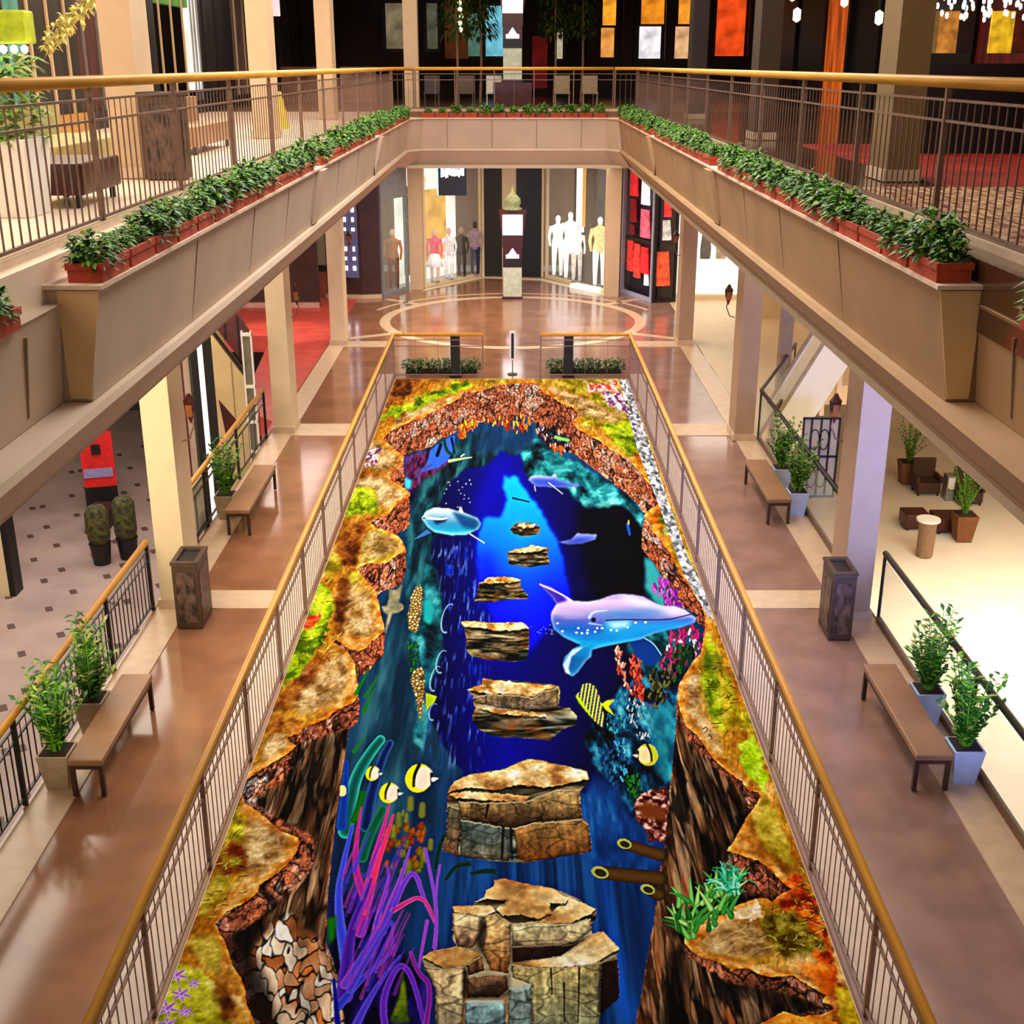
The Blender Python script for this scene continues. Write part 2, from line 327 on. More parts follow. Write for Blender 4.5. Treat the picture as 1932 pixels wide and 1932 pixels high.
    def win(s,q):
        o=(s.a,s.b,s.u,s.v,s.c,s.lab,s.U0,s.V0,s.nw,s.nh)
        s.U0,s.V0=s.U0+q[1].start*s.ST,s.V0+q[0].start*s.ST
        s.a,s.b,s.u,s.v,s.c,s.lab=(k[q] for k in o[:6]); s.nh,s.nw=s.a.shape; return o
    def unwin(s,o):
        s.a,s.b,s.u,s.v,s.c,s.lab,s.U0,s.V0,s.nw,s.nh=o
    def put(s,m,col,name=None):
        col=np.asarray(col,np.float32)
        s.c[...]=s.c*(1-m[...,None])+col*m[...,None]
        if name:
            if name not in s.names: s.names.append(name)
            s.lab[m>.5]=s.names.index(name)
    def stroke(s,pts,w0,w1,col,name=None,edge=None,alpha=1.0,soft=1.0):
        # tapered soft tube along pts (photo px)
        pts=np.array(pts,float)
        for _ in range(2 if len(pts)>2 else 0): pts=np.vstack([pts[:1],*[[pts[i]*.75+pts[i+1]*.25,pts[i]*.25+pts[i+1]*.75] for i in range(len(pts)-1)],pts[-1:]])
        n=len(pts); W=max(w0,w1)+3
        x0=max(0,int((pts[:,0].min()-W-s.U0)/s.ST)); x1=min(s.nw,int((pts[:,0].max()+W-s.U0)/s.ST)+2)
        y0=max(0,int((pts[:,1].min()-W-s.V0)/s.ST)); y1=min(s.nh,int((pts[:,1].max()+W-s.V0)/s.ST)+2)
        if x1<=x0 or y1<=y0: return
        X=s.u[y0:y1,x0:x1]; Y=s.v[y0:y1,x0:x1]; best=np.full(X.shape,1e9,np.float32); wd=best*0
        L=np.r_[0,np.cumsum(np.hypot(*np.diff(pts,axis=0).T))]
        for i in range(n-1):
            a,b=pts[i],pts[i+1]; d=b-a; l=d@d+1e-6; t=np.clip(((X-a[0])*d[0]+(Y-a[1])*d[1])/l,0,1)
            q=np.hypot(X-a[0]-t*d[0],Y-a[1]-t*d[1]); w=w0+(w1-w0)*(L[i]+t*(L[i+1]-L[i]))/L[-1]; r=q/np.maximum(w,.4); k=r<best; best=np.where(k,r,best); wd=np.where(k,w,wd)
        m=np.clip((1-best)*np.maximum(wd,.4)/soft+.5,0,1)*alpha
        cc=np.asarray(col,np.float32)*np.ones(X.shape+(3,),np.float32)
        if edge is not None: e=np.clip(best,0,1)[...,None]**2; cc=cc*(1-e)+np.asarray(edge,np.float32)*e
        s.c[y0:y1,x0:x1]=s.c[y0:y1,x0:x1]*(1-m[...,None])+cc*m[...,None]
        if name:
            if name not in s.names: s.names.append(name)
            l=s.lab[y0:y1,x0:x1]; l[m>.5]=s.names.index(name)
    def ell(s,x,y,rx,ry,rot=0,n=20):
        t=np.linspace(0,2*np.pi,n,endpoint=False); c,q=np.cos(rot),np.sin(rot)
        return [(x+rx*np.cos(k)*c-ry*np.sin(k)*q,y+rx*np.cos(k)*q+ry*np.sin(k)*c) for k in t]
def zz(x0,y0,k,*p): return [(x0+p[i]*k,y0+p[i+1]*k) for i in range(0,len(p),2)]
HOLE=[(980,724),(939,728),(915,736),(893,741),(876,741),(867,753),(839,767),(809,783),(781,794),(753,806),(735,815),(723,829),(735,840),(746,850),(760,859),(763,875),(749,884),(746,892),(732,895),(739,906),(753,917),(767,924),(772,931),(771,942),(756,949),(742,959),(732,973),(710,980),(699,987),(707,996),(724,1001),(739,1007),(753,1014),(761,1026),(765,1040),(748,1050),(734,1061),(715,1066),(695,1064),(680,1071),(678,1081),(690,1096),(703,1110),(711,1125),(715,1141),(719,1162),(725,1179),(725,1191),(715,1201),(703,1210),(690,1224),(676,1230),(657,1226),(645,1214),(635,1209),(628,1214),(645,1222),(659,1235),(668,1249),(670,1264),(673,1280),(676,1299),(676,1315),(666,1328),(649,1334),(632,1344),(616,1357),(595,1367),(574,1375),(564,1386),(543,1392),(545,1400),(559,1408),(545,1423),(524,1435),(503,1448),(483,1460),(462,1477),(456,1497),(462,1516),(483,1530),(508,1551),(528,1568),(549,1578),(563,1581),(565,1597),(557,1613),(541,1634),(516,1655),(489,1671),(487,1684),(468,1702),(441,1715),(427,1723),(421,1733),(406,1746),(415,1764),(425,1779),(432,1802),(440,1826),(455,1849),(463,1872),(465,1897),(475,1918),(480,1932),(490,1960),(500,2090),(1400,2090),(1410,1950),(1437,1932),(1459,1921),(1478,1911),(1511,1920),(1551,1916),(1573,1907),(1573,1900),(1551,1892),(1559,1880),(1537,1868),(1518,1857),(1494,1842),(1470,1845),(1449,1845),(1428,1838),(1411,1829),(1390,1830),(1380,1834),(1368,1823),(1347,1814),(1323,1809),(1304,1797),(1291,1780),(1292,1761),(1313,1750),(1332,1735),(1361,1728),(1370,1717),(1394,1709),(1432,1696),(1449,1697),(1456,1704),(1475,1688),(1494,1680),(1473,1664),(1454,1642),(1432,1626),(1409,1619),(1387,1611),(1370,1607),(1385,1588),(1404,1554),(1412,1540),(1423,1526),(1435,1505),(1430,1496),(1409,1492),(1400,1476),(1382,1464),(1361,1448),(1343,1430),(1329,1408),(1314,1387),(1295,1373),(1284,1346),(1277,1315),(1281,1293),(1294,1271),(1309,1248),(1322,1233),(1326,1209),(1330,1185),(1331,1166),(1324,1144),(1311,1125),(1300,1107),(1285,1086),(1270,1058),(1255,1032),(1242,1015),(1227,999),(1218,984),(1214,975),(1230,959),(1250,949),(1244,940),(1243,931),(1221,910),(1204,889),(1186,868),(1165,857),(1148,847),(1130,831),(1112,824),(1089,808),(1077,796),(1093,787),(1081,769),(1063,764),(1042,750),(1023,739),(1010,727),(989,723)]
SEA=[(980,788),(930,794),(895,799),(869,811),(851,821),(830,831),(812,845),(790,850),(763,860),(761,875),(763,901),(763,919),(773,931),(773,993),(761,1003),(749,1007),(761,1026),(766,1040),(766,1079),(757,1104),(738,1112),(721,1117),(711,1125),(715,1141),(719,1162),(725,1180),(726,1201),(724,1239),(707,1253),(695,1270),(676,1278),(676,1300),(678,1344),(675,1367),(659,1377),(655,1406),(646,1456),(640,1506),(634,1547),(628,1599),(624,1640),(619,1692),(617,1733),(615,1781),(627,1810),(638,1849),(644,1897),(652,1932),(665,2090),(1180,2090),(1199,1932),(1211,1873),(1220,1814),(1232,1749),(1242,1683),(1247,1635),(1256,1588),(1259,1530),(1268,1451),(1275,1371),(1277,1315),(1281,1293),(1294,1271),(1309,1248),(1322,1233),(1326,1209),(1330,1185),(1315,1176),(1313,1159),(1289,1148),(1277,1138),(1259,1101),(1242,1077),(1225,1055),(1210,1034),(1212,999),(1216,972),(1204,954),(1181,931),(1156,914),(1134,896),(1116,882),(1090,862),(1072,854),(1075,827),(1056,822),(1046,813),(1010,803),(998,789)]
def paint():
    s=Art(); F=s.full; u,v=s.u,s.v
    # --- golden / mossy rim slabs
    n1=s.fbm(150,110,1,5,warp=60); n2=s.fbm(40,30,7,4,warp=30); n3=s.fbm(14,9,11,3); n4=s.fbm(300,220,21,3)
    g=s.ramp(n1*.6+n2*.4,(.2,(95,45,5)),(.38,(150,95,15)),(.48,(172,122,26)),(.58,(186,142,56)),(.7,(204,168,100)),(.85,(232,208,160)))
    ol=s.ramp(n2*.5+n3*.5,(.25,(70,70,5)),(.5,(150,150,20)),(.75,(205,205,50)))
    w=np.clip((s.fbm(170,150,33,3)-.56)*7,0,1)[...,None]; g=g*(1-w*.8)+ol*w*.8
    ru=s.ramp(n3,(.2,(86,34,4)),(.5,(146,78,16)),(.8,(204,134,44)))
    w=np.clip((s.fbm(130,130,44,3)-.6)*9,0,1)[...,None]; g=g*(1-w*.8)+ru*w*.8
    rdg=1-np.abs(2*s.fbm(26,10,16,3,rot=.5,warp=25)-1); FT=((.74+.52*s.fbm(6,5,15,3))*(.72+.42*s.fbm(3,14,17,2,rot=-.4)/.5*.5+.14))[...,None]; g*=FT
    s.put(F,g)
    def patch(pts,cols,sc=(30,22),seed=3,soft=14,al=.9,name=None):
        q=s.sl(pts); o=s.win(q); m=s.poly(pts,soft=max(1,soft*.55),rough=9,seed=seed)*al
        s.put(m,s.ramp(s.fbm(sc[0],sc[1],seed,4,warp=15),*cols)*(0.8+.4*s.fbm(5,4,seed+3,3))[...,None],name)
        if cols is TAN: s.put(m*np.clip((rdg[q]-.84)*7,0,1)*.3,(250,236,205))
        s.unwin(o)
    GR=((.3,(70,100,0)),(.5,(150,180,15)),(.7,(205,220,50))); OG=((.3,(120,110,10)),(.5,(180,160,40)),(.7,(215,195,80)))
    RU=((.3,(64,24,4)),(.5,(126,66,16)),(.7,(186,122,44))); TAN=((.3,(126,92,44)),(.5,(178,142,84)),(.7,(222,196,146)))
    OR=((.3,(146,84,16)),(.5,(196,132,44)),(.7,(238,196,124)))
    patch([(742,716),(800,716),(770,745),(720,765)],RU,soft=4)
    patch([(715,782),(790,750),(880,716),(905,728),(850,745),(790,775),(716,795)],GR,seed=5,soft=3)
    patch([(750,790),(850,750),(900,735),(850,770),(740,812)],TAN,seed=6,soft=4)
    patch([(735,812),(840,768),(870,745),(868,755),(800,790),(730,822)],OR,seed=7,soft=2)
    patch([(905,716),(1170,716),(1180,770),(1100,745),(1030,722)],OG,seed=8,soft=5)
    patch([(1030,730),(1100,750),(1190,790),(1150,800),(1080,780)],TAN,seed=9,soft=6)
    patch([(1130,740),(1180,745),(1195,790),(1150,770)],((.4,(120,60,130)),(.6,(230,210,235))),sc=(12,9),seed=10,soft=4)
    patch([(1100,722),(1165,722),(1170,740),(1110,742)],((.4,(200,80,40)),(.6,(225,200,215))),sc=(12,9),seed=12,soft=3)
    patch([(1130,805),(1190,795),(1215,850),(1180,860)],GR,seed=11,soft=5)
    patch([(690,830),(735,840),(760,880),(720,895),(680,880)],TAN,seed=13,soft=6)
    patch([(695,850),(715,845),(712,880),(690,878)],((.4,(110,60,90)),(.6,(235,220,225))),sc=(10,8),seed=14,soft=3)
    patch([(660,905),(730,900),(770,935),(735,960),(690,950)],TAN,seed=15,soft=8)
    patch([(660,915),(710,925),(715,970),(640,975)],GR,seed=16,soft=7)
    patch([(645,985),(700,990),(660,1050),(632,1040)],RU,seed=17,soft=8); patch([(690,1000),(745,1012),(760,1035),(715,1055),(680,1060)],TAN,seed=18,soft=7)
    patch([(635,1020),(680,1030),(670,1085),(640,1070)],RU,seed=38,soft=6)
    patch([(622,1035),(640,1045),(650,1080),(605,1090)],OG,seed=19,soft=4)
    patch([(600,1098),(620,1110),(633,1150),(610,1210),(580,1260),(530,1300),(548,1230)],GR,seed=20,soft=2,al=.95)
    patch([(580,1160),(606,1160),(598,1180),(570,1195)],((.4,(190,50,20)),(.6,(240,110,60))),sc=(10,8),seed=22,soft=3)
    patch([(640,1110),(700,1120),(712,1180),(690,1215),(650,1200),(632,1160)],TAN,seed=23,soft=9)
    patch([(700,1110),(716,1140),(726,1185),(705,1195),(706,1150)],OR,seed=24,soft=5); patch([(640,1200),(700,1205),(690,1224),(660,1226)],OR,seed=25,soft=5)
    patch([(635,1090),(660,1080),(650,1200),(625,1210),(634,1150)],RU,seed=39,soft=6)
    patch([(580,1260),(655,1235),(670,1290),(640,1330),(570,1350),(540,1330)],TAN,seed=26,soft=10)
    patch([(530,1310),(600,1245),(640,1225),(600,1270),(545,1340),(510,1345)],RU,seed=27,soft=6)
    patch([(655,1240),(672,1270),(676,1310),(650,1330),(600,1362),(590,1350),(640,1320),(655,1290)],OR,seed=28,soft=5)
    patch([(500,1390),(560,1380),(550,1400),(500,1440),(490,1420)],TAN,seed=29,soft=6); patch([(560,1405),(540,1425),(480,1462),(455,1480),(470,1450)],OR,seed=30,soft=4)
    patch([(500,1350),(580,1365),(560,1385),(490,1390)],RU,seed=31,soft=6)
    patch([(455,1500),(560,1582),(565,1600),(540,1635),(490,1670),(440,1715),(400,1760),(400,1720),(480,1640),(530,1600),(450,1530)],OR,seed=32,soft=5)
    patch([(470,1540),(545,1585),(530,1620),(470,1660),(450,1600)],TAN,sc=(26,12),seed=33,soft=12)
    patch([(430,1590),(460,1590),(470,1640),(420,1660),(405,1640)],((.3,(60,10,0)),(.5,(120,40,5)),(.7,(150,130,30))),seed=34,soft=9)
    patch([(405,1650),(440,1650),(420,1700),(380,1730),(375,1700)],OG,seed=35,soft=8)
    patch([(335,1817),(400,1845),(430,1900),(440,2000),(285,2000),(300,1900)],((.3,(130,130,10)),(.5,(195,195,40)),(.7,(225,225,110))),seed=36,soft=2)
    patch([(350,1780),(410,1765),(440,1830),(400,1840)],OG,seed=37,soft=8)
    patch([(415,1770),(440,1830),(462,1875),(470,1920),(440,1900),(420,1850)],OR,seed=40,soft=6); patch([(400,1850),(430,1860),(450,1930),(420,1932)],RU,seed=41,soft=8)
    patch([(1215,970),(1245,950),(1275,985),(1290,1020),(1250,1020)],((.3,(150,70,5)),(.5,(220,130,20)),(.7,(245,180,60))),seed=42,soft=3)
    patch([(1245,975),(1275,970),(1275,1005),(1255,1010)],((.3,(60,90,30)),(.5,(130,150,60)),(.7,(210,220,150))),seed=43,soft=4)
    patch([(1250,1025),(1290,1025),(1330,1110),(1300,1100)],OG,seed=44,soft=4)
    patch([(1325,1180),(1350,1215),(1390,1340),(1360,1390),(1320,1300),(1330,1230)],GR,seed=45,soft=8)
    patch([(1340,1220),(1375,1290),(1395,1370),(1370,1380)],((.3,(110,90,0)),(.5,(165,140,15)),(.7,(200,180,40))),seed=46,soft=8)
    patch([(1290,1280),(1320,1260),(1325,1340),(1370,1430),(1340,1420),(1290,1350)],TAN,seed=47,soft=9)
    patch([(1282,1290),(1294,1275),(1296,1340),(1340,1410),(1420,1490),(1440,1520),(1400,1490),(1340,1440),(1280,1330)],OR,seed=48,soft=3)
    patch([(1395,1410),(1425,1385),(1450,1470),(1440,1500),(1400,1450)],((.3,(120,160,0)),(.5,(165,210,10)),(.7,(200,235,60))),seed=49,soft=4)
    patch([(1440,1500),(1470,1540),(1500,1640),(1440,1600),(1420,1540)],((.3,(130,115,10)),(.5,(185,165,40)),(.7,(215,195,80))),seed=50,soft=6)
    patch([(1372,1607),(1404,1556),(1430,1590),(1480,1650),(1500,1685),(1470,1660),(1420,1622)],OR,seed=51,soft=4)
    patch([(1450,1690),(1500,1650),(1540,1700),(1570,1800),(1600,1930),(1570,1860),(1500,1750)],((.3,(110,20,0)),(.5,(190,60,5)),(.7,(235,120,20))),sc=(14,12),seed=52,soft=5)
    patch([(1430,1730),(1500,1720),(1560,1790),(1480,1810),(1440,1770)],((.3,(60,40,0)),(.5,(110,100,15)),(.7,(160,150,50))),sc=(12,10),seed=53,soft=8)
    patch([(1330,1740),(1420,1735),(1460,1800),(1380,1810),(1320,1790)],TAN,seed=54,soft=10)
    patch([(1370,1722),(1430,1700),(1440,1735),(1380,1738)],((.4,(225,200,150)),(.6,(250,242,230))),seed=55,soft=3)
    patch([(1292,1765),(1330,1735),(1340,1760),(1310,1780),(1330,1800),(1400,1815),(1470,1830),(1540,1860),(1500,1850),(1420,1838),(1340,1812),(1295,1790)],OR,seed=56,soft=3)
    patch([(1500,1820),(1570,1825),(1590,1900),(1560,1880)],((.3,(150,50,5)),(.5,(215,95,10)),(.7,(245,150,40))),seed=57,soft=5)
    patch([(1575,1860),(1605,1870),(1625,1935),(1600,1980),(1585,1930)],((.3,(140,120,0)),(.5,(200,175,20)),(.7,(225,205,60))),seed=58,soft=5)
    patch([(1410,1945),(1440,1934),(1480,1912),(1560,1918),(1590,1940),(1590,2010),(1410,2010)],((.3,(190,100,10)),(.5,(230,145,25)),(.7,(245,180,60))),seed=59,soft=3)
    # gold highlight along rim
    hm=s.poly(HOLE,rough=1.5,seed=2); nb=s.blur(hm,6*1); rim=np.clip(nb*2.2,0,1)*(1-hm)
    s.put(np.clip(s.blur(hm,11)*1.9,0,1)*(1-hm)*.55*np.clip(s.fbm(24,14,62,3,warp=20)*3-.9,0,1),s.ramp(rdg,(.5,(150,84,14)),(.8,(222,160,70)),(.95,(255,240,205))))
    s.put(np.roll(rim,0)*.9*np.clip(s.fbm(30,22,61,3)*2.4-.5,0,1),s.ramp(n3,(.3,(180,84,4)),(.5,(232,138,20)),(.68,(255,206,110))))
    # --- rock walls
    e,cc=s.vor(26,44,71,warp=70); e2,c2=s.vor(9,12,72,warp=26); lf=s.fbm(60,45,73,3)
    rk=s.ramp(cc*.35+c2*.25+lf*.4,(.15,(110,60,40)),(.35,(164,92,64)),(.5,(190,104,64)),(.65,(212,142,112)),(.8,(182,168,156)))
    crack=np.clip(e*7+.15,0.3,1)*np.clip(e2*4+.3*lf,.5,1); rk=rk*crack[...,None]*(.6+.8*s.fbm(6,9,75,3))[...,None]
    s.put(hm,rk,None)
    LW=[(560,1405),(659,1377),(655,1406),(640,1506),(624,1640),(617,1733),(615,1781),(640,1849),(652,1932),(665,2090),(480,2090),(490,1932),(462,1800),(435,1770),(470,1750),(530,1700),(590,1640),(590,1580),(480,1520),(490,1500),(530,1480),(550,1450)]
    RW=[(1278,1345),(1300,1400),(1350,1450),(1405,1500),(1412,1545),(1380,1600),(1360,1650),(1400,1690),(1470,1700),(1300,1730),(1290,1800),(1380,1860),(1460,1870),(1560,1905),(1460,1925),(1400,2090),(1180,2090),(1199,1932),(1220,1814),(1242,1683),(1256,1588),(1268,1451)]
    st=s.fbm(16,170,81,4,warp=25); st2=s.fbm(7,60,82,3); eb,cb=s.vor(15,150,83,warp=34)
    bk=s.ramp(st*.6+st2*.2+cb*.2,(.25,(18,9,4)),(.42,(74,44,24)),(.52,(116,84,54)),(.62,(156,128,96)),(.75,(158,88,44)))
    bk=bk*np.clip(eb*5+.25,.35,1)[...,None]*(.55+.9*s.fbm(5,26,86,3))[...,None]*np.clip((s.fbm(14,60,87,4,warp=18)-.36)*7,.25,1)[...,None]
    for P in(LW,RW):
        m=s.poly(P,soft=2,rough=5,seed=4)*hm; s.put(m,bk)
    m=s.poly([(470,1800),(540,1720),(575,1750),(600,1770),(640,1849),(652,1932),(665,2090),(500,2090),(480,1932)],soft=5,rough=8,seed=5)*hm
    ep,cp=s.vor(14,27,84,rot=.55,warp=26); pl=s.ramp(cp*.7+lf*.3,(.15,(110,56,26)),(.32,(190,120,66)),(.45,(226,190,152)),(.7,(246,234,218)),(.9,(214,120,50)))
    s.put(m,pl*np.clip(ep*6+.05,.2,1)[...,None]*(.45+1.0*s.fbm(26,50,85,4))[...,None])
    sh=np.clip(s.blur(1-hm,9)*2.0,0,1)*hm; s.put(sh*.45*np.clip((v-1000)/500,0,1),(18,10,5))
    for P,al in(([(600,1400),(640,1390),(630,1500),(560,1560),(520,1530),(545,1480)],.35),([(425,1770),(470,1745),(480,1800),(510,1870),(520,1932),(480,1932),(455,1850)],.8),([(1275,1400),(1300,1420),(1400,1530),(1380,1570),(1300,1450)],.5),([(1370,1690),(1460,1690),(1400,1715),(1340,1730)],.85),([(1262,1800),(1290,1780),(1280,1932),(1250,2090),(1235,2090)],.85),([(1310,1860),(1400,1850),(1480,1870),(1560,1905),(1480,1910),(1400,1880)],.65)):
        s.put(s.poly(P,soft=9)*al*hm,(14,9,6))
    tint=s.poly([(1200,2090),(1280,1720),(1265,1560),(1242,1683),(1180,2090)],soft=5)*.3; s.put(tint*hm,(150,85,40))
    # --- sea
    sm=s.poly(SEA,rough=1.0,seed=6)
    t=np.clip((v-800)/1132,0,1)
    sea=s.ramp(t,(0,(20,70,110)),(.2,(14,60,85)),(.5,(22,62,92)),(.7,(12,52,96)),(.85,(10,52,100)),(1,(12,48,92)))
    sea=sea*(.55+.9*s.fbm(14,120,91,4))[...,None]
    s.put(sm,sea)
    def S(P,col,soft=3,rough=3,al=1,name=None,seed=8):
        q=s.sl(P); o=s.win(q); m=s.poly(P,soft=soft,rough=rough,seed=seed)*sm[q]*al; cc=np.asarray(col,np.float32); s.put(m,cc[q] if cc.ndim==3 else cc,name); s.unwin(o); return m
    teal=s.ramp(s.fbm(40,34,92,5,warp=40),(.25,(0,10,16)),(.42,(8,62,72)),(.55,(24,120,130)),(.7,(70,190,190)),(.85,(150,235,230)))
    tealL=s.ramp(s.fbm(20,60,93,5,warp=20),(.25,(2,20,30)),(.5,(14,58,74)),(.7,(40,110,116)))
    S([(770,860),(840,830),(1000,800),(1060,860),(1210,960),(1225,1060),(1180,1000),(1080,930),(980,870),(870,900),(830,960),(815,1030),(835,1150),(830,1250),(760,1250),(766,1040)],tealL,3,4)
    S([(880,860),(930,800),(1010,805),(1020,840),(990,870),(940,850)],(20,66,120),8,3,.7)
    S([(980,855),(1010,830),(1070,865),(1110,885),(1160,920),(1205,955),(1215,975),(1212,1000),(1190,970),(1140,965),(1105,965),(1075,930),(1040,925),(990,905)],teal,2,4)
    S([(675,1380),(690,1250),(726,1200),(766,1120),(800,1180),(800,1400),(830,1560),(700,1600),(640,1560)],s.ramp(s.fbm(30,140,94,4),(.3,(8,40,62)),(.5,(24,70,92)),(.7,(60,120,132))),14,3,.85)
    S([(800,1060),(822,1075),(833,1150),(835,1230),(812,1330),(800,1420),(780,1400),(790,1250),(775,1200),(800,1150)],teal,3,3,.75)
    CAVE=[(980,858),(967,862),(943,850),(936,862),(915,880),(886,882),(872,892),(851,908),(842,922),(834,943),(830,957),(828,1010),(813,1030),(815,1060),(826,1080),(833,1115),(836,1146),(834,1187),(838,1228),(824,1260),(814,1290),(805,1332),(830,1400),(880,1470),(900,1480),(1000,1490),(1120,1500),(1180,1560),(1230,1500),(1200,1330),(1225,1290),(1215,1180),(1222,1140),(1212,1100),(1226,1060),(1211,1000),(1200,986),(1186,965),(1169,954),(1141,961),(1105,961),(1081,942),(1070,924),(1039,919),(993,901),(982,859)]
    dx=(u-960)/140
    cv=s.ramp(np.abs(dx)+.15*s.fbm(40,40,95,3),(0,(0,0,170)),(.6,(0,0,110)),(1.1,(0,0,60)),(1.6,(0,0,22)))
    S(CAVE,cv,2,3)
    S([(1085,960),(1140,958),(1190,975),(1215,1010),(1212,1110),(1150,1170),(1110,1100)],(1,2,10),10,3,.85)
    S([(930,870),(960,880),(940,960),(925,985),(905,985),(890,960)],(0,0,190),10,2,.7)
    # streaks
    stv=s.fbm(4.5,26,96,2); m=s.poly([(815,1030),(900,1010),(930,1180),(920,1480),(800,1440),(805,1290),(836,1190)],soft=10)*sm*np.clip((stv-.56)*7,0,1)*np.clip(s.fbm(40,40,97,3)*2.2-.5,0,1)
    s.put(m*.7,s.ramp(s.fbm(20,20,98,2),(.3,(10,60,220)),(.7,(130,170,255))))
    m=s.poly([(1100,1180),(1200,1200),(1180,1300),(960,1420),(900,1300),(960,1200)],soft=30)*sm*.6; s.put(m,(0,0,95))
    TUN=[(951,896),(960,906),(967,898),(975,898),(982,912),(996,933),(1014,954),(1028,979),(1039,998),(1050,1017),(1062,1055),(1067,1092),(1077,1129),(1045,1153),(1038,1180),(1000,1230),(950,1210),(924,1150),(905,1090),(898,1036),(904,1003),(911,980),(922,975),(943,980),(950,965),(955,942),(948,919)]
    s.put(s.poly(zz(0,0,1,*[k for p in TUN for k in p]),soft=9)*sm*.8,(0,0,235))
    tn=s.ramp(np.clip((v-890)/340,0,1)+.18*np.abs(u-985)/60*.5,(0,(0,200,255)),(.3,(0,165,255)),(.5,(0,120,255)),(.75,(0,40,255)),(1,(0,0,225)),(1.3,(0,0,190)))
    s.put(s.poly(TUN,soft=3,rough=3)*sm,tn)
    s.put(s.poly([(905,1040),(930,1050),(935,1150),(915,1130)],soft=14)*sm*.8,(0,10,240))
    # lower blue
    S([(830,1600),(1240,1600),(1240,1700),(1200,2090),(820,2090)],s.ramp(s.fbm(9,160,99,4)+.0*v,(.3,(8,36,78)),(.5,(10,56,112)),(.7,(26,86,160))),22,2,.85)
    s.put(s.poly([(1120,1600),(1140,1620),(1200,1932),(1170,1932)],soft=8)*sm*.6,(14,92,215))
    s.put(s.poly([(1150,1650),(1238,1700),(1215,1850),(1195,1900)],soft=10)*sm*.55,(6,38,90))
    # right reef
    S([(1140,1330),(1180,1290),(1230,1270),(1300,1260),(1278,1330),(1268,1500),(1250,1540),(1190,1530),(1120,1440),(1100,1400)],s.ramp(s.fbm(22,34,101,5,warp=20),(.3,(0,4,10)),(.48,(6,40,66)),(.58,(20,100,140)),(.75,(90,190,200))),3,5)
    S([(1160,1480),(1200,1560),(1250,1570),(1250,1640),(1110,1620),(1090,1520),(1120,1460)],s.ramp(s.fbm(20,60,102,4),(.3,(6,40,100)),(.6,(14,80,160)),(.8,(50,130,190))),10,4,.9)
    S([(1225,1330),(1278,1330),(1268,1480),(1235,1460)],s.ramp(s.fbm(20,40,103,3),(.3,(8,90,120)),(.7,(40,170,180))),5,3,.8)
    S([(1215,1050),(1232,1060),(1250,1090),(1265,1150),(1245,1150),(1218,1110)],(60,175,175),3,3,.9)
    S([(1218,1140),(1265,1160),(1285,1260),(1230,1290),(1180,1230)],s.ramp(s.fbm(16,24,104,4),(.3,(2,40,50)),(.6,(20,110,120)),(.8,(60,160,160))),5,3,.9)
    def dots(P,n,cols,r,seed,name=None):
        name=name and name+'|%d'%seed
        R=np.random.RandomState(seed); P0=np.array(P); x0,y0=P0.min(0); x1,y1=P0.max(0); mk=s.poly(P)
        k=0
        for _ in range(n*6):
            x=R.uniform(x0,x1); y=R.uniform(y0,y1); i=int((y-s.V0)/s.ST); j=int((x-s.U0)/s.ST)
            if 0<=i<s.nh and 0<=j<s.nw and mk[i,j]>.5:
                c=cols[R.randint(len(cols))]; rr=r*R.uniform(.6,1.3); a=R.uniform(-.6,.6)
                s.stroke([(x,y),(x+rr*1.6*np.sin(a),y-rr*1.6*np.cos(a))],rr*.5,rr*.4,c,name,edge=[q*.55 for q in c]); k+=1
                if k>=n: break
    dots([(1240,1090),(1260,1095),(1290,1150),(1262,1150),(1228,1118)],60,[(190,70,200),(215,110,215),(150,30,170)],5,1,'coral_picture')
    dots([(1268,1190),(1330,1180),(1322,1230),(1290,1262),(1265,1290),(1245,1262)],130,[(200,60,140),(150,15,80),(235,205,235),(190,40,120)],5,2,'coral_picture')
    dots([(1275,1225),(1320,1222),(1296,1262),(1270,1300),(1262,1280)],70,[(20,60,25),(35,95,40),(8,25,10)],5,3,'coral_picture')
    dots([(1160,1225),(1172,1230),(1180,1290),(1215,1330),(1200,1325),(1168,1290)],60,[(225,130,115),(190,70,60),(245,190,175)],4,4,'coral_picture')
    dots([(1186,1250),(1206,1235),(1212,1260),(1215,1330),(1240,1340),(1200,1320)],80,[(215,60,40),(240,110,80),(150,25,20)],4,5,'coral_picture')
    dots([(1215,1275),(1262,1262),(1262,1320),(1240,1345),(1222,1320)],70,[(60,60,35),(100,110,60),(20,26,14)],5,6,'coral_picture')
    dots([(1172,1310),(1215,1330),(1200,1400),(1240,1400),(1190,1370)],60,[(120,185,205),(40,110,140),(200,225,235)],3.2,7,'coral_picture')
    dots([(1180,1470),(1200,1460),(1215,1500),(1190,1520)],50,[(40,130,30),(20,80,20)],3.5,8)
    dots([(1140,1355),(1175,1345),(1180,1380),(1150,1390)],60,[(20,110,140),(60,170,190)],3.2,9)
    dots([(1130,1420),(1180,1400),(1190,1470),(1150,1500)],70,[(20,100,150),(60,160,200),(10,60,120)],5,10)
    # orange coral at the top
    dots([(868,800),(905,797),(892,815),(866,832)],45,[(240,140,20),(225,90,10),(235,210,50)],4,11,'coral_picture')
    dots([(905,795),(985,788),(992,812),(975,822),(940,808)],70,[(215,80,25),(150,60,10),(235,180,60)],3.6,12,'coral_picture')
    dots([(985,795),(1000,790),(998,818),(992,815)],16,[(230,140,30)],3,13)
    dots([(1000,800),(1050,815),(1075,830),(1070,858),(1040,850),(1015,825)],110,[(40,30,26),(190,160,150),(20,18,16),(90,40,35)],4,14,'coral_picture')
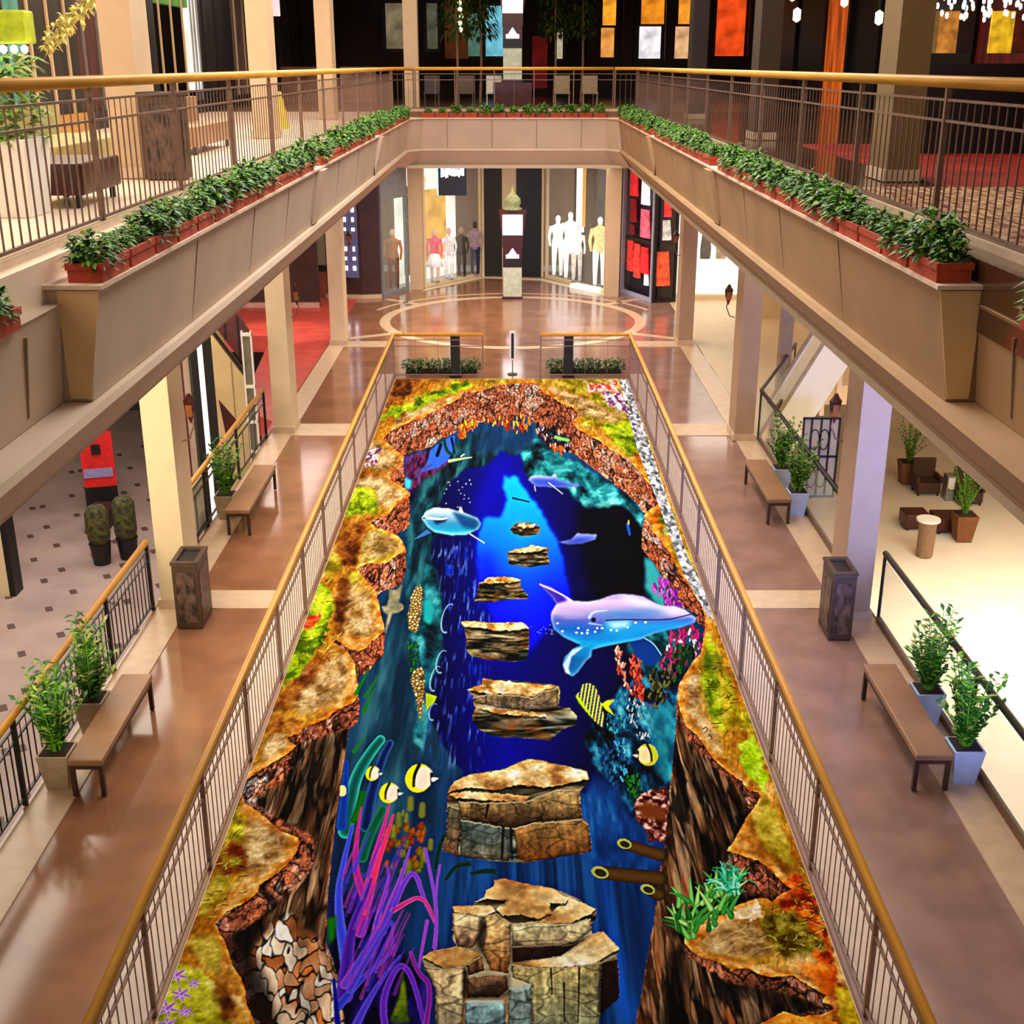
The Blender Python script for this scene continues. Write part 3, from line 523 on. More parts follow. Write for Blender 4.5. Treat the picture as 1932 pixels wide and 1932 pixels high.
    dots([(1042,842),(1066,852),(1062,862),(1046,856)],12,[(235,110,25)],4,15); s.stroke([(1048,826),(1072,832)],3,3,(120,190,90))
    # blue angel fish in the upper left corner
    S([(762,862),(812,848),(850,868),(830,890),(800,905),(775,940),(764,930)],s.ramp(s.fbm(10,20,105,3),(.3,(40,20,70)),(.5,(105,35,70)),(.75,(80,70,150))),2,3)
    m=S([(812,850),(848,824),(858,824),(856,850),(846,868),(828,882),(800,892),(806,872)],(50,105,225),1,1,1,'fish_picture|a')
    s.stroke([(825,860),(832,840)],3.5,3,(8,20,50)); s.stroke([(838,832),(842,850),(849,857)],3,3,(4,70,40)); s.stroke([(852,828),(856,848),(858,856)],2.5,1.5,(6,20,60)); s.stroke([(798,888),(814,878)],4,2,(70,80,170)); S([(763,900),(778,908),(772,928),(764,920)],(70,190,215),2,2)
    s.stroke([(848,871),(868,867),(890,864)],3,1,(170,220,150),'fish_picture|b',alpha=.9); s.stroke([(870,862),(876,858)],1.5,1,(200,240,180))
    # cones, star, tubes
    for (P,c) in((zz(500,980,.207,1410,600,1440,650,1430,800,1400,1000,1370,1050,1310,1000,1300,880,1330,720,1370,630),0),(zz(500,980,.207,1420,1350,1455,1400,1455,1550,1440,1750,1420,1880,1370,1600,1320,1480,1350,1390),1)):
        m=S(P,s.ramp(s.vor(7,6,111)[0],(0,(70,52,20)),(.3,(165,140,80)),(.8,(232,215,160))),1,2,1,'coral_picture|cone%d'%c)
    dots([(766,1215),(790,1215),(792,1260),(770,1270)],50,[(30,130,20),(15,80,20)],3,16)
    S([(800,1135),(812,1130),(820,1150),(812,1180),(798,1172)],(30,170,170),2,2)
    s.put(s.poly(zz(500,980,.207,1130,640,1200,650,1250,600,1240,680,1220,760,1265,790,1260,830,1210,860,1160,870,1100,1060,1090,1020,1120,880,1080,850,1060,800,1110,790,1130,720),soft=1)*sm,s.ramp(n3,(.3,(120,122,98)),(.7,(165,160,125))),'starfish_picture')
    for a,b in(((695,1265),(672,1310)),((715,1275),(690,1315)),((708,1300),(686,1345)),((690,1390),(668,1420))): s.stroke([a,b],1,4,(20,120,25),alpha=.85)
    for x,y,a,b in((845,1168,11,28),(834,1250,10,22),(822,1282,9,24),(818,1345,8,16)):
        E_=s.ell(x,y,a,b,.25); s.stroke(E_[4:17],1.6,.7,(150,205,230),alpha=.7)
    s.put(s.poly(zz(740,1240,.2381,265,290,355,318,330,370,270,432))*sm,(165,190,15),'fish_picture|c')
    dots([(640,1480),(675,1480),(668,1540),(640,1545)],0,[(0,0,0)],3,1)
    for P,w0,w1,c,e in(([(718,1398),(700,1420),(672,1465),(660,1520),(652,1570)],9,14,(8,90,84),(60,200,180)),([(736,1404),(722,1430),(700,1500),(690,1560)],7,12,(10,30,90),(50,110,170)),([(722,1530),(700,1570),(684,1620)],8,10,(10,90,60),(30,130,110)),([(645,1560),(650,1500),(654,1440)],10,4,(14,60,150),(20,90,190)),([(684,1500),(676,1530),(668,1550)],7,6,(0,110,10),(0,90,20))): s.stroke(P,w0,w1,c,'coral_picture|t%d'%P[0][0],edge=e)
    R=np.random.RandomState(5)
    for k in range(46):
        x=R.uniform(722,800); y=R.uniform(1560,1650); c=[(150,110,10),(190,90,10),(120,130,20),(165,60,10)][R.randint(4)]; s.stroke([(x,y),(x+2,y-5)],R.uniform(4,9),4,c,edge=[q*.55 for q in c],alpha=.85)
    for x,y,r in((774,1518,9),(766,1545,6),(752,1548,9),(796,1530,9),(760,1536,4),(742,1570,8),(800,1615,9),(770,1640,10),(812,1595,7)): s.stroke([(x,y+r),(x+1,y-r)],r*.8,r*.7,(140,138,40),edge=(80,96,30),alpha=.8)
    # butterfly fish
    def bfly(x,y,r,al=1,fl=1):
        name='fish_picture|%d'%x
        s.put(s.poly(s.ell(x,y,r,r*1.12,.4*fl))*al,(235,225,10),name); s.put(s.poly(s.ell(x+.34*r*fl,y,r*.74,r*.9,.4*fl),soft=1)*al,(244,226,200),name)
        s.stroke([(x+.05*r*fl,y-r*1.02),(x-.35*r*fl,y-.2*r),(x-.38*r*fl,y+.6*r)],r*.13,r*.1,(25,18,8),alpha=al); s.stroke([(x+.98*r*fl,y-.3*r),(x+1.02*r*fl,y+.4*r)],r*.13,r*.13,(20,14,14),alpha=al); s.stroke([(x+1.1*r*fl,y+.1*r),(x+1.45*r*fl,y+.02*r)],r*.18,r*.05,(240,235,225),alpha=al)
    bfly(703,1461,13); bfly(790,1470,25); bfly(734,1498,18); bfly(1222,1426,19,.75,-1); s.put(s.poly(s.ell(646,1494,8,11))*sm,(215,235,150))
    # big purple branches
    BR=[([(655,1830),(635,1700),(650,1620),(665,1560)],16,6,(50,60,190),(90,110,235)),([(690,1700),(668,1640),(676,1560),(682,1525)],12,3,(150,30,130),(215,60,130)),([(680,1760),(700,1640),(722,1570),(735,1520)],15,4,(170,30,130),(225,80,150)),([(690,1720),(712,1630),(730,1580),(742,1540)],12,5,(200,40,100),(235,90,130)),([(650,1880),(660,1760),(690,1690),(700,1660)],22,5,(60,25,140),(110,60,200)),([(700,1800),(716,1720),(735,1660),(730,1635)],12,3,(110,50,180),(180,90,210)),([(720,1760),(740,1700),(760,1650),(774,1600)],12,3,(100,60,180),(190,100,200)),([(650,1860),(690,1800),(740,1720),(765,1660),(784,1645),(800,1700),(822,1745)],12,6,(90,55,185),(170,80,200)),([(742,1720),(775,1700),(790,1695),(806,1705),(820,1740)],7,5,(170,35,110),(190,110,210)),([(803,1605),(812,1650),(822,1700),(824,1750),(820,1790)],4,8,(110,60,180),(160,90,215)),([(830,1635),(824,1670),(822,1700)],3,6,(110,60,180),(150,90,215)),([(806,1740),(795,1800),(790,1830)],5,5,(120,60,180),(150,80,200)),([(640,1900),(680,1850),(730,1810),(745,1785)],11,4,(45,50,175),(90,90,225)),([(660,1870),(700,1800),(735,1740),(742,1745),(740,1790)],9,4,(70,50,180),(120,90,220)),([(660,1960),(700,1880),(735,1830),(755,1805)],12,4,(60,50,175),(110,80,215)),([(730,1960),(720,1890),(745,1830),(762,1822),(780,1850),(800,1932)],10,8,(80,30,160),(130,70,205)),([(775,1800),(790,1840),(815,1860),(800,1960)],5,12,(110,20,120),(130,80,210)),([(640,1960),(630,1850)],10,6,(20,20,120),(50,60,200))]
    S([(620,1700),(700,1680),(760,1800),(810,1860),(815,2090),(660,2090),(640,1850)],s.ramp(s.fbm(16,50,121,4),(.35,(6,2,30)),(.55,(30,12,110)),(.75,(70,30,160))),8,6,.9)
    S([(632,1700),(662,1690),(668,1800),(640,1870),(625,1800)],(4,2,16),10,3,.9)
    for P,a,b,c,e in BR: s.stroke(P,a*.74,b*.5,[min(255,q*1.15) for q in c],'coral_picture|p',edge=e)
    for k in range(60):
        x=R.uniform(645,745); y=R.uniform(1640,1900); L=R.uniform(40,90); c=[(80,50,190),(130,50,170),(60,60,200),(160,60,160)][R.randint(4)]; s.stroke([(x,y),(x+L*.18,y-L*.5),(x+L*.42,y-L)],3.4,1.0,c,edge=[min(255,q*1.4) for q in c],alpha=.6)
    s.put(s.poly(zz(580,1500,.2236,805,1490,830,1620,840,1750,860,1932,690,1932,720,1850,770,1720,790,1600),soft=2)*sm,s.ramp(n3,(.3,(50,80,10)),(.7,(110,130,20)))); S([(616,1735),(636,1730),(632,1770),(620,1785)],(20,120,10),3,2)
    for P,a in(([(842,1660),(860,1635),(885,1632)],6),([(890,1650),(915,1645),(932,1646)],6),([(822,1640),(826,1610),(838,1580)],6)): s.stroke(P,a*.6,a,(6,40,34),alpha=.85,edge=(20,80,60))
    # tube sponges + anemone on the right
    for P,r in(([(1178,1594),(1245,1615)],11),([(1132,1648),(1244,1660)],13),([(1222,1680),(1243,1690)],11)):
        s.stroke(P,r,r*1.1,(90,60,20),'coral_picture|s%d'%P[0][0],edge=(40,30,10)); s.put(s.poly(s.ell(P[0][0],P[0][1],r*1.3,r*.85,.3)),(150,165,80)); s.put(s.poly(s.ell(P[0][0]+1,P[0][1]+1,r*.9,r*.55,.3)),(52,46,14))
    an=s.ramp(s.fbm(7,6,131,3),(.3,(60,20,14)),(.5,(120,50,35)),(.75,(215,180,170)))
    S([(1195,1520),(1215,1495),(1245,1488),(1260,1490),(1258,1590),(1225,1590),(1220,1570),(1200,1545)],an,1,4,1,'anemone_picture'); S([(1198,1523),(1225,1515),(1256,1530),(1256,1550),(1215,1545)],(120,58,22),3,2)
    # --- stepping stones
    def stone(P,tops,seed,dark=1.0,rough=1.6):
        nm='stepping_stone_picture|%d'%seed; o=s.win(s.sl(P)); v=s.v
        m=s.poly(P,rough=rough,seed=seed); ys=np.array(P)[:,1]; y0,y1=ys.min(),ys.max()
        w=.32+.0*v; h=np.clip((v-y0)/(y1-y0),0,1)
        k=max(.25,(y1-y0)/190)
        lay=s.fbm(90*k,12*k/( (y0-120)/1300),seed+1,4,warp=26*k)
        sd=s.ramp(lay-.18*(h-.4),(.3,(16,14,10)),(.42,(62,52,32)),(.52,(112,96,62)),(.62,(152,138,104)),(.78,(205,192,155)))
        bl=np.clip((s.fbm(60*k,60*k,seed+2,3)-.45)*5,0,1)*np.clip(h*1.6-.3,0,1); sd=sd*(1-.6*bl[...,None])+s.ramp(lay,(.3,(10,24,32)),(.5,(50,84,92)),(.7,(120,150,150)))*.6*bl[...,None]
        wr=np.clip((s.fbm(50*k,40*k,seed+5,3)-.55)*5,0,1)[...,None]; sd=sd*(1-.5*wr)+np.array((120,62,20))*.5*wr
        s.put(m,sd*dark,nm)
        tp=s.ramp(s.fbm(36*k,22*k,seed+3,4,warp=20),(.3,(165,112,58)),(.45,(222,178,106)),(.58,(245,220,160)),(.75,(255,248,222)))*(.78+.34*s.fbm(7,5,seed+4,2))[...,None]
        for T in tops: 
            q=s.poly(T,rough=2.2,seed=seed+6)*m; s.put(s.blur(q,2)*m*.0,(0,0,0)); s.put(np.roll(q,5,0)*m*(1-q)*.55,(22,14,6)); s.put(q,tp,nm)
        s.unwin(o)

    def block(P,top,bot,seed,ed=.6,streak=.5):
        o=s.win(s.sl(P)); v=s.v; m=s.poly(P,rough=2,seed=seed); ys=np.array(P)[:,1]; t=np.clip((v-ys.min())/(ys.max()-ys.min()),0,1)[...,None]
        tx=(.55+.9*s.fbm(20,16,seed,4,warp=22))*(1-streak*.5+streak*s.fbm(7,60,seed+1,3)); kc=np.clip(s.vor(60,22,seed+7,warp=40)[0]*5+.5,.72,1)*(.72+.6*s.fbm(5,5,seed+8,3)); c=(np.array(top,np.float32)*(1-t)*1.12+np.array(bot,np.float32)*t)*(tx*kc)[...,None]
        s.put(m,c); inn=s.blur(m,3); s.put(m*np.clip((1-inn)*2,0,1)*ed,(20,13,7))
        lt=np.clip(m-np.roll(m,3,0),0,1); s.put(lt*.55,(235,215,165)); s.unwin(o)
    z4=(840,980,.1863); z6=(740,1240,.2381); z9=(780,1600,.2236)
    stone(zz(*z4,660,110,700,60,760,35,900,45,960,90,955,150,900,165,780,180,690,150),[zz(*z4,720,70,800,40,920,55,900,85,780,90)],201,.9,1)
    stone(zz(*z4,635,340,700,310,820,290,870,265,960,280,1055,300,1030,350,1060,440,1050,465,880,490,720,475,640,460),[zz(*z4,640,335,820,290,870,268,1050,300,900,340,780,345)],211,.9,1)
    stone(zz(*z4,295,830,330,740,340,650,390,640,420,595,600,585,770,610,760,680,800,740,840,770,830,810,650,820,420,855),[zz(*z4,340,655,420,597,600,587,770,612,700,645,500,650)],221,.95,1)
    stone(zz(*z4,165,1050,230,1035,500,1055,780,1045,850,1110,850,1290,830,1430,700,1450,420,1430,270,1390,215,1340,215,1220,190,1110),[zz(*z4,165,1050,230,1037,500,1057,780,1047,845,1110,700,1135,480,1130,380,1100,200,1090)],231,.95,1)
    stone(zz(*z6,595,260,650,240,710,220,720,175,900,185,1200,215,1320,235,1330,280,1320,400,1400,410,1460,470,1465,540,1350,580,1240,670,1060,650,800,635,690,580,630,500,660,410,640,370,660,330),[zz(*z6,595,260,650,240,720,177,1320,237,1220,262,1120,320,960,300,760,295),zz(*z6,665,395,900,425,1200,450,1230,480,1000,470,800,450)],241)
    stone(zz(*z6,440,1080,450,1040,500,990,600,940,900,890,980,850,1080,815,1200,830,1540,910,1560,970,1550,1010,1480,1070,1510,1280,1555,1320,1580,1550,1400,1580,1060,1640,750,1620,540,1590,400,1540,430,1420,440,1200),[zz(*z6,440,1080,500,990,600,942,900,892,980,852,1080,818,1200,832,1540,912,1560,970,1400,1010,1200,1040,1000,1020,800,1060,600,1040),zz(*z6,450,1090,600,1070,900,1090,1100,1110,1050,1150,700,1140,500,1120)],251)
    stone(zz(*z9,75,930,150,880,370,840,335,780,330,500,500,490,520,460,600,420,600,370,680,330,680,275,760,265,950,310,1160,345,1330,410,1540,520,1545,600,1500,660,1500,730,1600,710,1740,860,1710,940,1720,1150,1740,1270,1640,1330,1570,1430,1520,1700,1500,2100,190,2100,190,1485,190,1200,100,1040),
      [zz(*z9,830,985,1240,920,1500,745,1600,715,1740,860,1500,1000,1050,1020),zz(*z9,75,930,150,880,370,842,580,900,440,1000,280,1030),zz(*z9,335,502,640,490,700,540,600,580,350,550),zz(*z9,1000,640,1160,560,1310,420,1540,522,1490,570,1330,640,1200,640),zz(*z9,520,460,600,420,610,370,680,330,680,277,760,267,950,312,1160,347,1310,430,1280,480,1150,470,1160,560,1050,610,900,570,750,580,700,520,800,450,640,440)],261)
    B9=lambda *p: zz(*z9,*p)
    block(B9(435,1300,775,1300,780,1485,780,2100,430,2100,430,1485),(120,150,150),(40,60,60),301); block(B9(800,1200,1000,1150,1000,2100,800,2100),(130,145,135),(36,58,62),302)
    block(B9(450,1100,640,1070,790,1080,800,1200,720,1270,450,1270),(130,96,66),(60,44,34),303)
    block(B9(830,990,1050,1020,1330,1010,1590,970,1565,1430,1400,2100,1000,2100,1000,1160,830,1100),(165,150,95),(24,50,62),304)
    block(B9(1590,970,1720,930,1740,1270,1570,1430),(70,52,30),(24,16,10),305)
    block(B9(90,1000,280,1035,440,1000,430,1280,400,1600,400,2100,200,2100,190,1200),(190,165,120),(70,80,72),306)
    block(B9(440,1000,580,905,600,1040,470,1090),(150,105,66),(90,60,36),307)
    block(B9(335,555,600,585,620,640,560,760,500,850,370,845,335,700),(205,190,140),(150,110,80),308)
    block(B9(830,650,1000,630,1200,645,1330,645,1500,600,1500,700,1350,820,1000,850,830,840),(205,200,150),(130,110,80),309,streak=.25)
    block(B9(830,840,1350,820,1480,740,1240,920,840,975),(110,78,60),(70,40,26),310,streak=.2)
    block(B9(600,585,700,560,820,640,820,900,800,1070,650,1040,575,880,600,760),(205,178,120),(120,72,34),311)
    for q in((1160,1030,1170,1250),(1400,1020,1390,1480),(1270,1150,1275,1480)): s.stroke(zz(*z9,*q),2,1,(24,18,12),alpha=.8)
    B6=lambda *p: zz(*z6,*p)
    block(B6(540,1290,850,1350,960,1360,930,1625,750,1610,540,1580),(70,86,84),(96,92,72),312); block(B6(440,1180,540,1200,530,1590,400,1530,430,1400),(90,90,70),(120,84,56),313)
    block(B6(960,1365,1130,1320,1500,1290,1555,1330,1580,1550,1060,1630,990,1600),(150,116,64),(96,52,18),314)
    block(B6(530,1150,700,1160,1050,1150,1150,1110,1300,1060,1500,1050,1480,1130,1505,1280,1130,1310,980,1355,850,1345,600,1280,535,1285),(170,146,92),(66,40,18),315)
    block(B6(640,320,760,300,960,305,1120,325,1220,270,1320,245,1320,395,1200,425,900,415,665,370),(150,122,82),(116,100,80),316); 
    for q in((880,1360,870,1600),(940,1370,950,1610),(760,1180,740,1280)): s.stroke(zz(*z6,*q),3,2,(20,18,14),alpha=.8)
    for P,a in((zz(*z9,560,600,620,640,590,900,520,800),.7),(zz(*z9,830,850,1300,830,1500,760,1240,920,840,970),.7),(zz(*z9,420,1020,460,1050,440,1300,410,1250),.8),(zz(*z9,440,1280,820,1060,820,1250,700,1290),.4),(zz(*z9,1580,1000,1710,940,1730,1270,1560,1420),.8),(zz(*z9,540,470,800,450,760,480,620,490),.8)): s.put(s.poly(P,soft=3)*a,(22,12,8))
    for P in(zz(*z9,430,1290,770,1290,740,1330,500,1350),zz(*z9,800,1190,1000,1150,980,1200,860,1230)): s.put(s.poly(P,soft=1)*.7,(185,205,200))
    # --- dolphins
    def dol(P,name,c1,c2,y0,y1,gl=None):
        m=s.poly(P,soft=.6); t=np.clip((v-y0)/(y1-y0),0,1)+.12*(s.fbm(60,20,141,3)-.5); s.put(m,s.ramp(t,*c1),name)
        inn=s.blur(m,4); s.put(m*np.clip((1-inn)*1.6,0,1)*c2[1],c2[0]); return m
    s.put(s.poly(zz(1080,980,.1863,580,1250,700,1205,800,1250,900,1380,850,1480,760,1490,640,1390),soft=1),(6,60,140),'dolphin_picture|1|large lilac and blue dolphin, mouth open'); s.stroke(zz(1080,980,.1863,720,1205,820,1260,900,1380),1,1,(120,200,235))
    BD=zz(*z4,950,660,1080,700,1180,770,1290,835,1450,840,1560,820,1700,770,1780,765)+zz(1080,980,.1863,490,765,600,770,720,790,820,850,920,890,1040,890,1130,920,1200,970,1255,1010,1240,1050,1100,1100,900,1140,770,1180,700,1220,500,1260,300,1300,200,1330,190,1400,140,1440)+zz(*z4,1400,1480,1340,1560,1290,1600,1220,1560,1190,1480,1210,1400,1290,1320,1370,1280,1200,1200,1100,1120,1070,1020,1075,950,1130,860,1090,800)
    dol(BD,'dolphin_picture|1|large lilac and blue dolphin, mouth open',((0,(110,100,215)),(.12,(222,195,235)),(.3,(185,170,225)),(.42,(90,110,205)),(.55,(30,110,205)),(.75,(10,165,225)),(1,(20,110,180))),((225,240,255),.5),1120,1245)
    s.put(s.poly(zz(*z4,950,660,1180,770,1240,830,1130,860,1090,800),soft=2),(70,50,185)); s.stroke(zz(*z4,960,665,1180,765,1290,835),1.2,1.2,(200,190,250))
    s.put(s.poly(zz(1080,980,.1863,330,1040,560,1040,900,1050,1240,1030,1090,1095,800,1150,500,1220,300,1160),soft=5)*.75,(25,175,230)); s.put(s.poly(zz(1080,980,.1863,330,1050,600,1030,560,1090,420,1120),soft=5)*.9,(205,245,250))
    s.put(s.poly(zz(1080,980,.1863,420,800,560,775,700,810,860,900,1040,900,1180,970,1000,980,800,930,600,860),soft=5)*.8,(246,228,238)); s.put(s.poly(zz(1080,980,.1863,200,960,400,930,800,900,1000,960,700,1010,400,1010),soft=5)*.6,(60,140,200)); s.stroke(zz(1080,980,.1863,340,1030,500,1020,800,1025,1000,1020,1130,985,1200,970),1.2,1,(30,60,70)); s.stroke(zz(1080,980,.1863,170,1000,210,940,350,930),3,1,(190,215,240),alpha=.8)
    s.put(s.poly(s.ell(1120,1171,5,4.5)),(14,20,90)); s.stroke(zz(1080,980,.1863,170,1060,300,1080),2,1,(170,210,240),alpha=.6)
    for x,y in((60,1110),(40,1155),(95,1160),(155,1130),(150,1160),(230,1145),(300,1110),(390,1130),(450,1135),(520,1080),(640,1055),(740,1050),(250,1110),(-150,1060),(-100,1140),(560,1100)): s.put(s.poly(s.ell(1080+x*.1863,980+y*.1863,2.6,2.2)),(185,240,250))
    s.put(s.poly(zz(*z4,1240,1400,1290,1330,1500,1265,1400,1300,1280,1400,1250,1520,1270,1580,1220,1560,1195,1480),soft=1.5)*.8,(215,232,240))
    z1=(640,690,.176)
    s.put(s.poly(zz(*z1,940,1760,800,1870,840,1860,990,1800)),(50,110,170),'dolphin_picture|2|pale blue dolphin facing left'); s.put(s.poly(zz(*z1,1340,1780,1560,1912,1450,1850,1390,1760)),(30,50,140),'dolphin_picture|2|pale blue dolphin facing left'); s.stroke(zz(*z1,1400,1810,1556,1908),1,1,(190,210,235))
    dol(zz(*z1,885,1640,930,1570,1020,1530,1180,1540,1280,1570,1300,1510,1330,1580,1480,1640,1520,1700,1490,1760,1360,1820,1200,1825,1020,1790,950,1740),'dolphin_picture|2|pale blue dolphin facing left',((0,(225,240,245)),(.3,(150,195,215)),(.55,(60,150,195)),(.8,(30,160,200)),(1,(70,190,210))),((235,250,255),.6),959,1011)
    s.put(s.poly(zz(*z1,1200,1560,1460,1640,1510,1700,1450,1770,1330,1740,1260,1650),soft=3)*.85,(12,70,130)); s.put(s.poly(zz(*z1,1000,1660,1150,1640,1140,1680,1040,1710),soft=2)*.8,(14,50,80)); s.stroke(zz(*z1,950,1640,1100,1655,1150,1640),2.5,1.5,(240,245,250)); s.put(s.poly(s.ell(800,979,2.2,1.8)),(5,15,30))
    z2=(940,690,.176)
    dol(zz(*z2,320,1230,350,1190,450,1180,560,1200,610,1160,640,1230,750,1260,900,1290,800,1305,600,1310,400,1300),'dolphin_picture|3',((0,(200,215,245)),(.5,(70,100,210)),(1,(40,60,190))),((210,225,250),.4),895,921)
    dol(zz(*z2,640,1900,780,1870,850,1800,900,1810,1060,1815,1040,1870,900,1915,760,1925),'dolphin_picture|4',((0,(140,150,230)),(.6,(60,80,190)),(1,(30,40,140))),((170,190,240),.4),1006,1030)
    s.stroke(zz(*z2,540,1260,690,1380),1,.8,(180,200,235)); s.stroke(zz(*z2,390,1300,400,1350),1,.8,(180,200,235)); s.stroke([(968,941),(985,945),(998,948)],2,1.4,(20,60,110)); s.stroke([(1184,990),(1188,1010)],3,2,(20,70,190)); s.stroke([(1186,984),(1186,990)],1.2,1.2,(220,200,40))
    R=np.random.RandomState(9)
    for k in range(40):
        x,y,c=[(R.uniform(838,890),R.uniform(905,960),(120,130,235)),(R.uniform(1000,1060),R.uniform(1180,1200),(70,90,250))][k%2]; s.put(s.poly(s.ell(x,y,1.4,1.4,0,6)),c)
    # striped fish
    FB=zz(*z6,1450,310,1490,270,1510,220,1560,210,1610,240,1650,340,1680,480,1670,570,1600,510,1530,430,1480,360)
    m=s.poly(FB); sx=np.sin((u*.98+v*.16)*.95); s.put(m,np.where((sx>0)[...,None],np.array((185,225,60)),np.array((60,70,110))).astype(np.float32),'fish_picture|d|yellow fish with blue stripes'); s.put(s.poly(zz(*z6,1450,310,1490,330,1560,440,1600,510,1530,430,1480,370),soft=1),(180,220,20)); s.put(s.poly(zz(*z6,1655,380,1700,350,1765,340,1715,395,1760,470,1700,430)),(195,235,20),'fish_picture|d|yellow fish with blue stripes')
    # leaves at the right
    for k in range(70):
        x=R.uniform(1278,1385); y=R.uniform(1700,1775)-max(0,(x-1300))*.45; L=R.uniform(26,52); a=R.uniform(-.7,.8); c=[(70,160,60),(120,200,90),(40,120,40),(160,220,120)][R.randint(4)]
        if x<1300: a-=.4
        s.stroke([(x,y),(x+L*.5*np.sin(a),y-L*.5*np.cos(a)),(x+L*np.sin(a*1.2),y-L*np.cos(a*1.2))],5.5,.8,c,'plant_picture',edge=[q*.6 for q in c])
    for k in range(34):
        x=R.uniform(1365,1395); y=R.uniform(1650,1690); L=R.uniform(24,48); a=R.uniform(-1.2,1.4); c=[(60,190,150),(40,140,90),(130,220,190)][R.randint(3)]
        s.stroke([(x,y),(x+L*.6*np.sin(a),y-L*.6*np.cos(a)),(x+L*np.sin(a*1.3),y-L*.8*np.cos(a*1.3))],2.2,.8,c,'plant_picture')
    # moss threads and flowers
    for k in range(260):
        q=R.randint(5); x0,x1,y0,y1=[(395,470,1600,1740),(1440,1560,1700,1800),(1320,1390,1250,1400),(1500,1560,1640,1790),(560,640,1090,1260)][q]
        x=R.uniform(x0,x1); y=R.uniform(y0,y1); L=R.uniform(8,20); a=R.uniform(0,2*np.pi); c=[(170,165,45),(110,105,20),(205,195,80),(80,50,10)][R.randint(4)]
        i=int((y-s.V0)/s.ST); j=int((x-s.U0)/s.ST)
        if hm[i,j]<.5: s.stroke([(x,y),(x+L*np.cos(a)*.5+2,y+L*np.sin(a)*.3),(x+L*np.cos(a),y+L*np.sin(a)*.5)],1.1,.6,c,alpha=.8)
    def flower(x,y,r):
        for k in range(6):
            a=k*np.pi/3+.3; s.stroke([(x,y),(x+r*np.cos(a),y+r*.75*np.sin(a))],r*.26,r*.1,(168,110,178),'flower_picture',edge=(235,210,235))
    for x,y,r in((334,1842,19),(342,1878,18),(366,1858,12),(316,1905,20),(350,1912,14),(318,1935,18),(300,1880,14),(310,1960,16)): flower(x,y,r)
    # grey stone strip on the right edge
    P=[(1168,718),(1184,718),(1262,950),(1297,1050),(1330,1120),(1345,1170),(1336,1165),(1290,1085),(1245,960),(1203,850)]
    gs=s.ramp(s.vor(9,8,151)[1]*.6+s.fbm(5,5,152,2)*.4,(.2,(95,95,95)),(.5,(175,175,170)),(.8,(235,235,230))); s.put(s.poly(P),gs)
    s.c=s.c+.55*(s.c-s.blur(s.c,2))+.30*(s.c-s.blur(s.c,9)); s.c=np.clip(s.c,0,255)
    return s
#PAINT-END
# ---------------------------------------------------------------- columns
ci=0
for sx,nm in((-1,'left'),(1,'right')):
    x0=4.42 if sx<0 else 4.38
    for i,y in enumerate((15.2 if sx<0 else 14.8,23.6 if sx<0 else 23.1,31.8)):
        for lv,(z0,z1,mm) in enumerate(((0,4.11,M_col if sx<0 else mat('stone_column',(176,146,120),rough=.6,amt=.04,scale=3)),(ZU,9.89,M_colu if sx<0 else mat('dim_lit_column_%d'%i,((116,90,52),(58,36,16),(40,16,8))[i],rough=.6,amt=.06,scale=3)))):  # right gallery shafts: dim light put into darker browns
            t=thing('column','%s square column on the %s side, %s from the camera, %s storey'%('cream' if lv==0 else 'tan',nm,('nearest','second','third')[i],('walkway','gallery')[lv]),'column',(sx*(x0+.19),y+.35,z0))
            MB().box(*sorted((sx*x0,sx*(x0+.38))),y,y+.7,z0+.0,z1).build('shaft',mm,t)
            MB().box(*sorted((sx*(x0-.03),sx*(x0+.41))),y-.03,y+.73,z0+.012,z0+.14).build('base',M_strip,t)
for i,(x,y) in enumerate(((-3.15,40.3),(3.17,39.0))):
    for lv,(z0,z1) in enumerate(((0,4.11),(ZU,9.89))[:2-i]):
        t=thing('column','slim column at the far end on the %s, %s storey'%(('left','right')[i],('walkway','gallery')[lv]),'column',(x,y+.2,z0))
        MB().box(x-.22,x+.22,y,y+.4,z0,z1).build('shaft',M_colu,t)
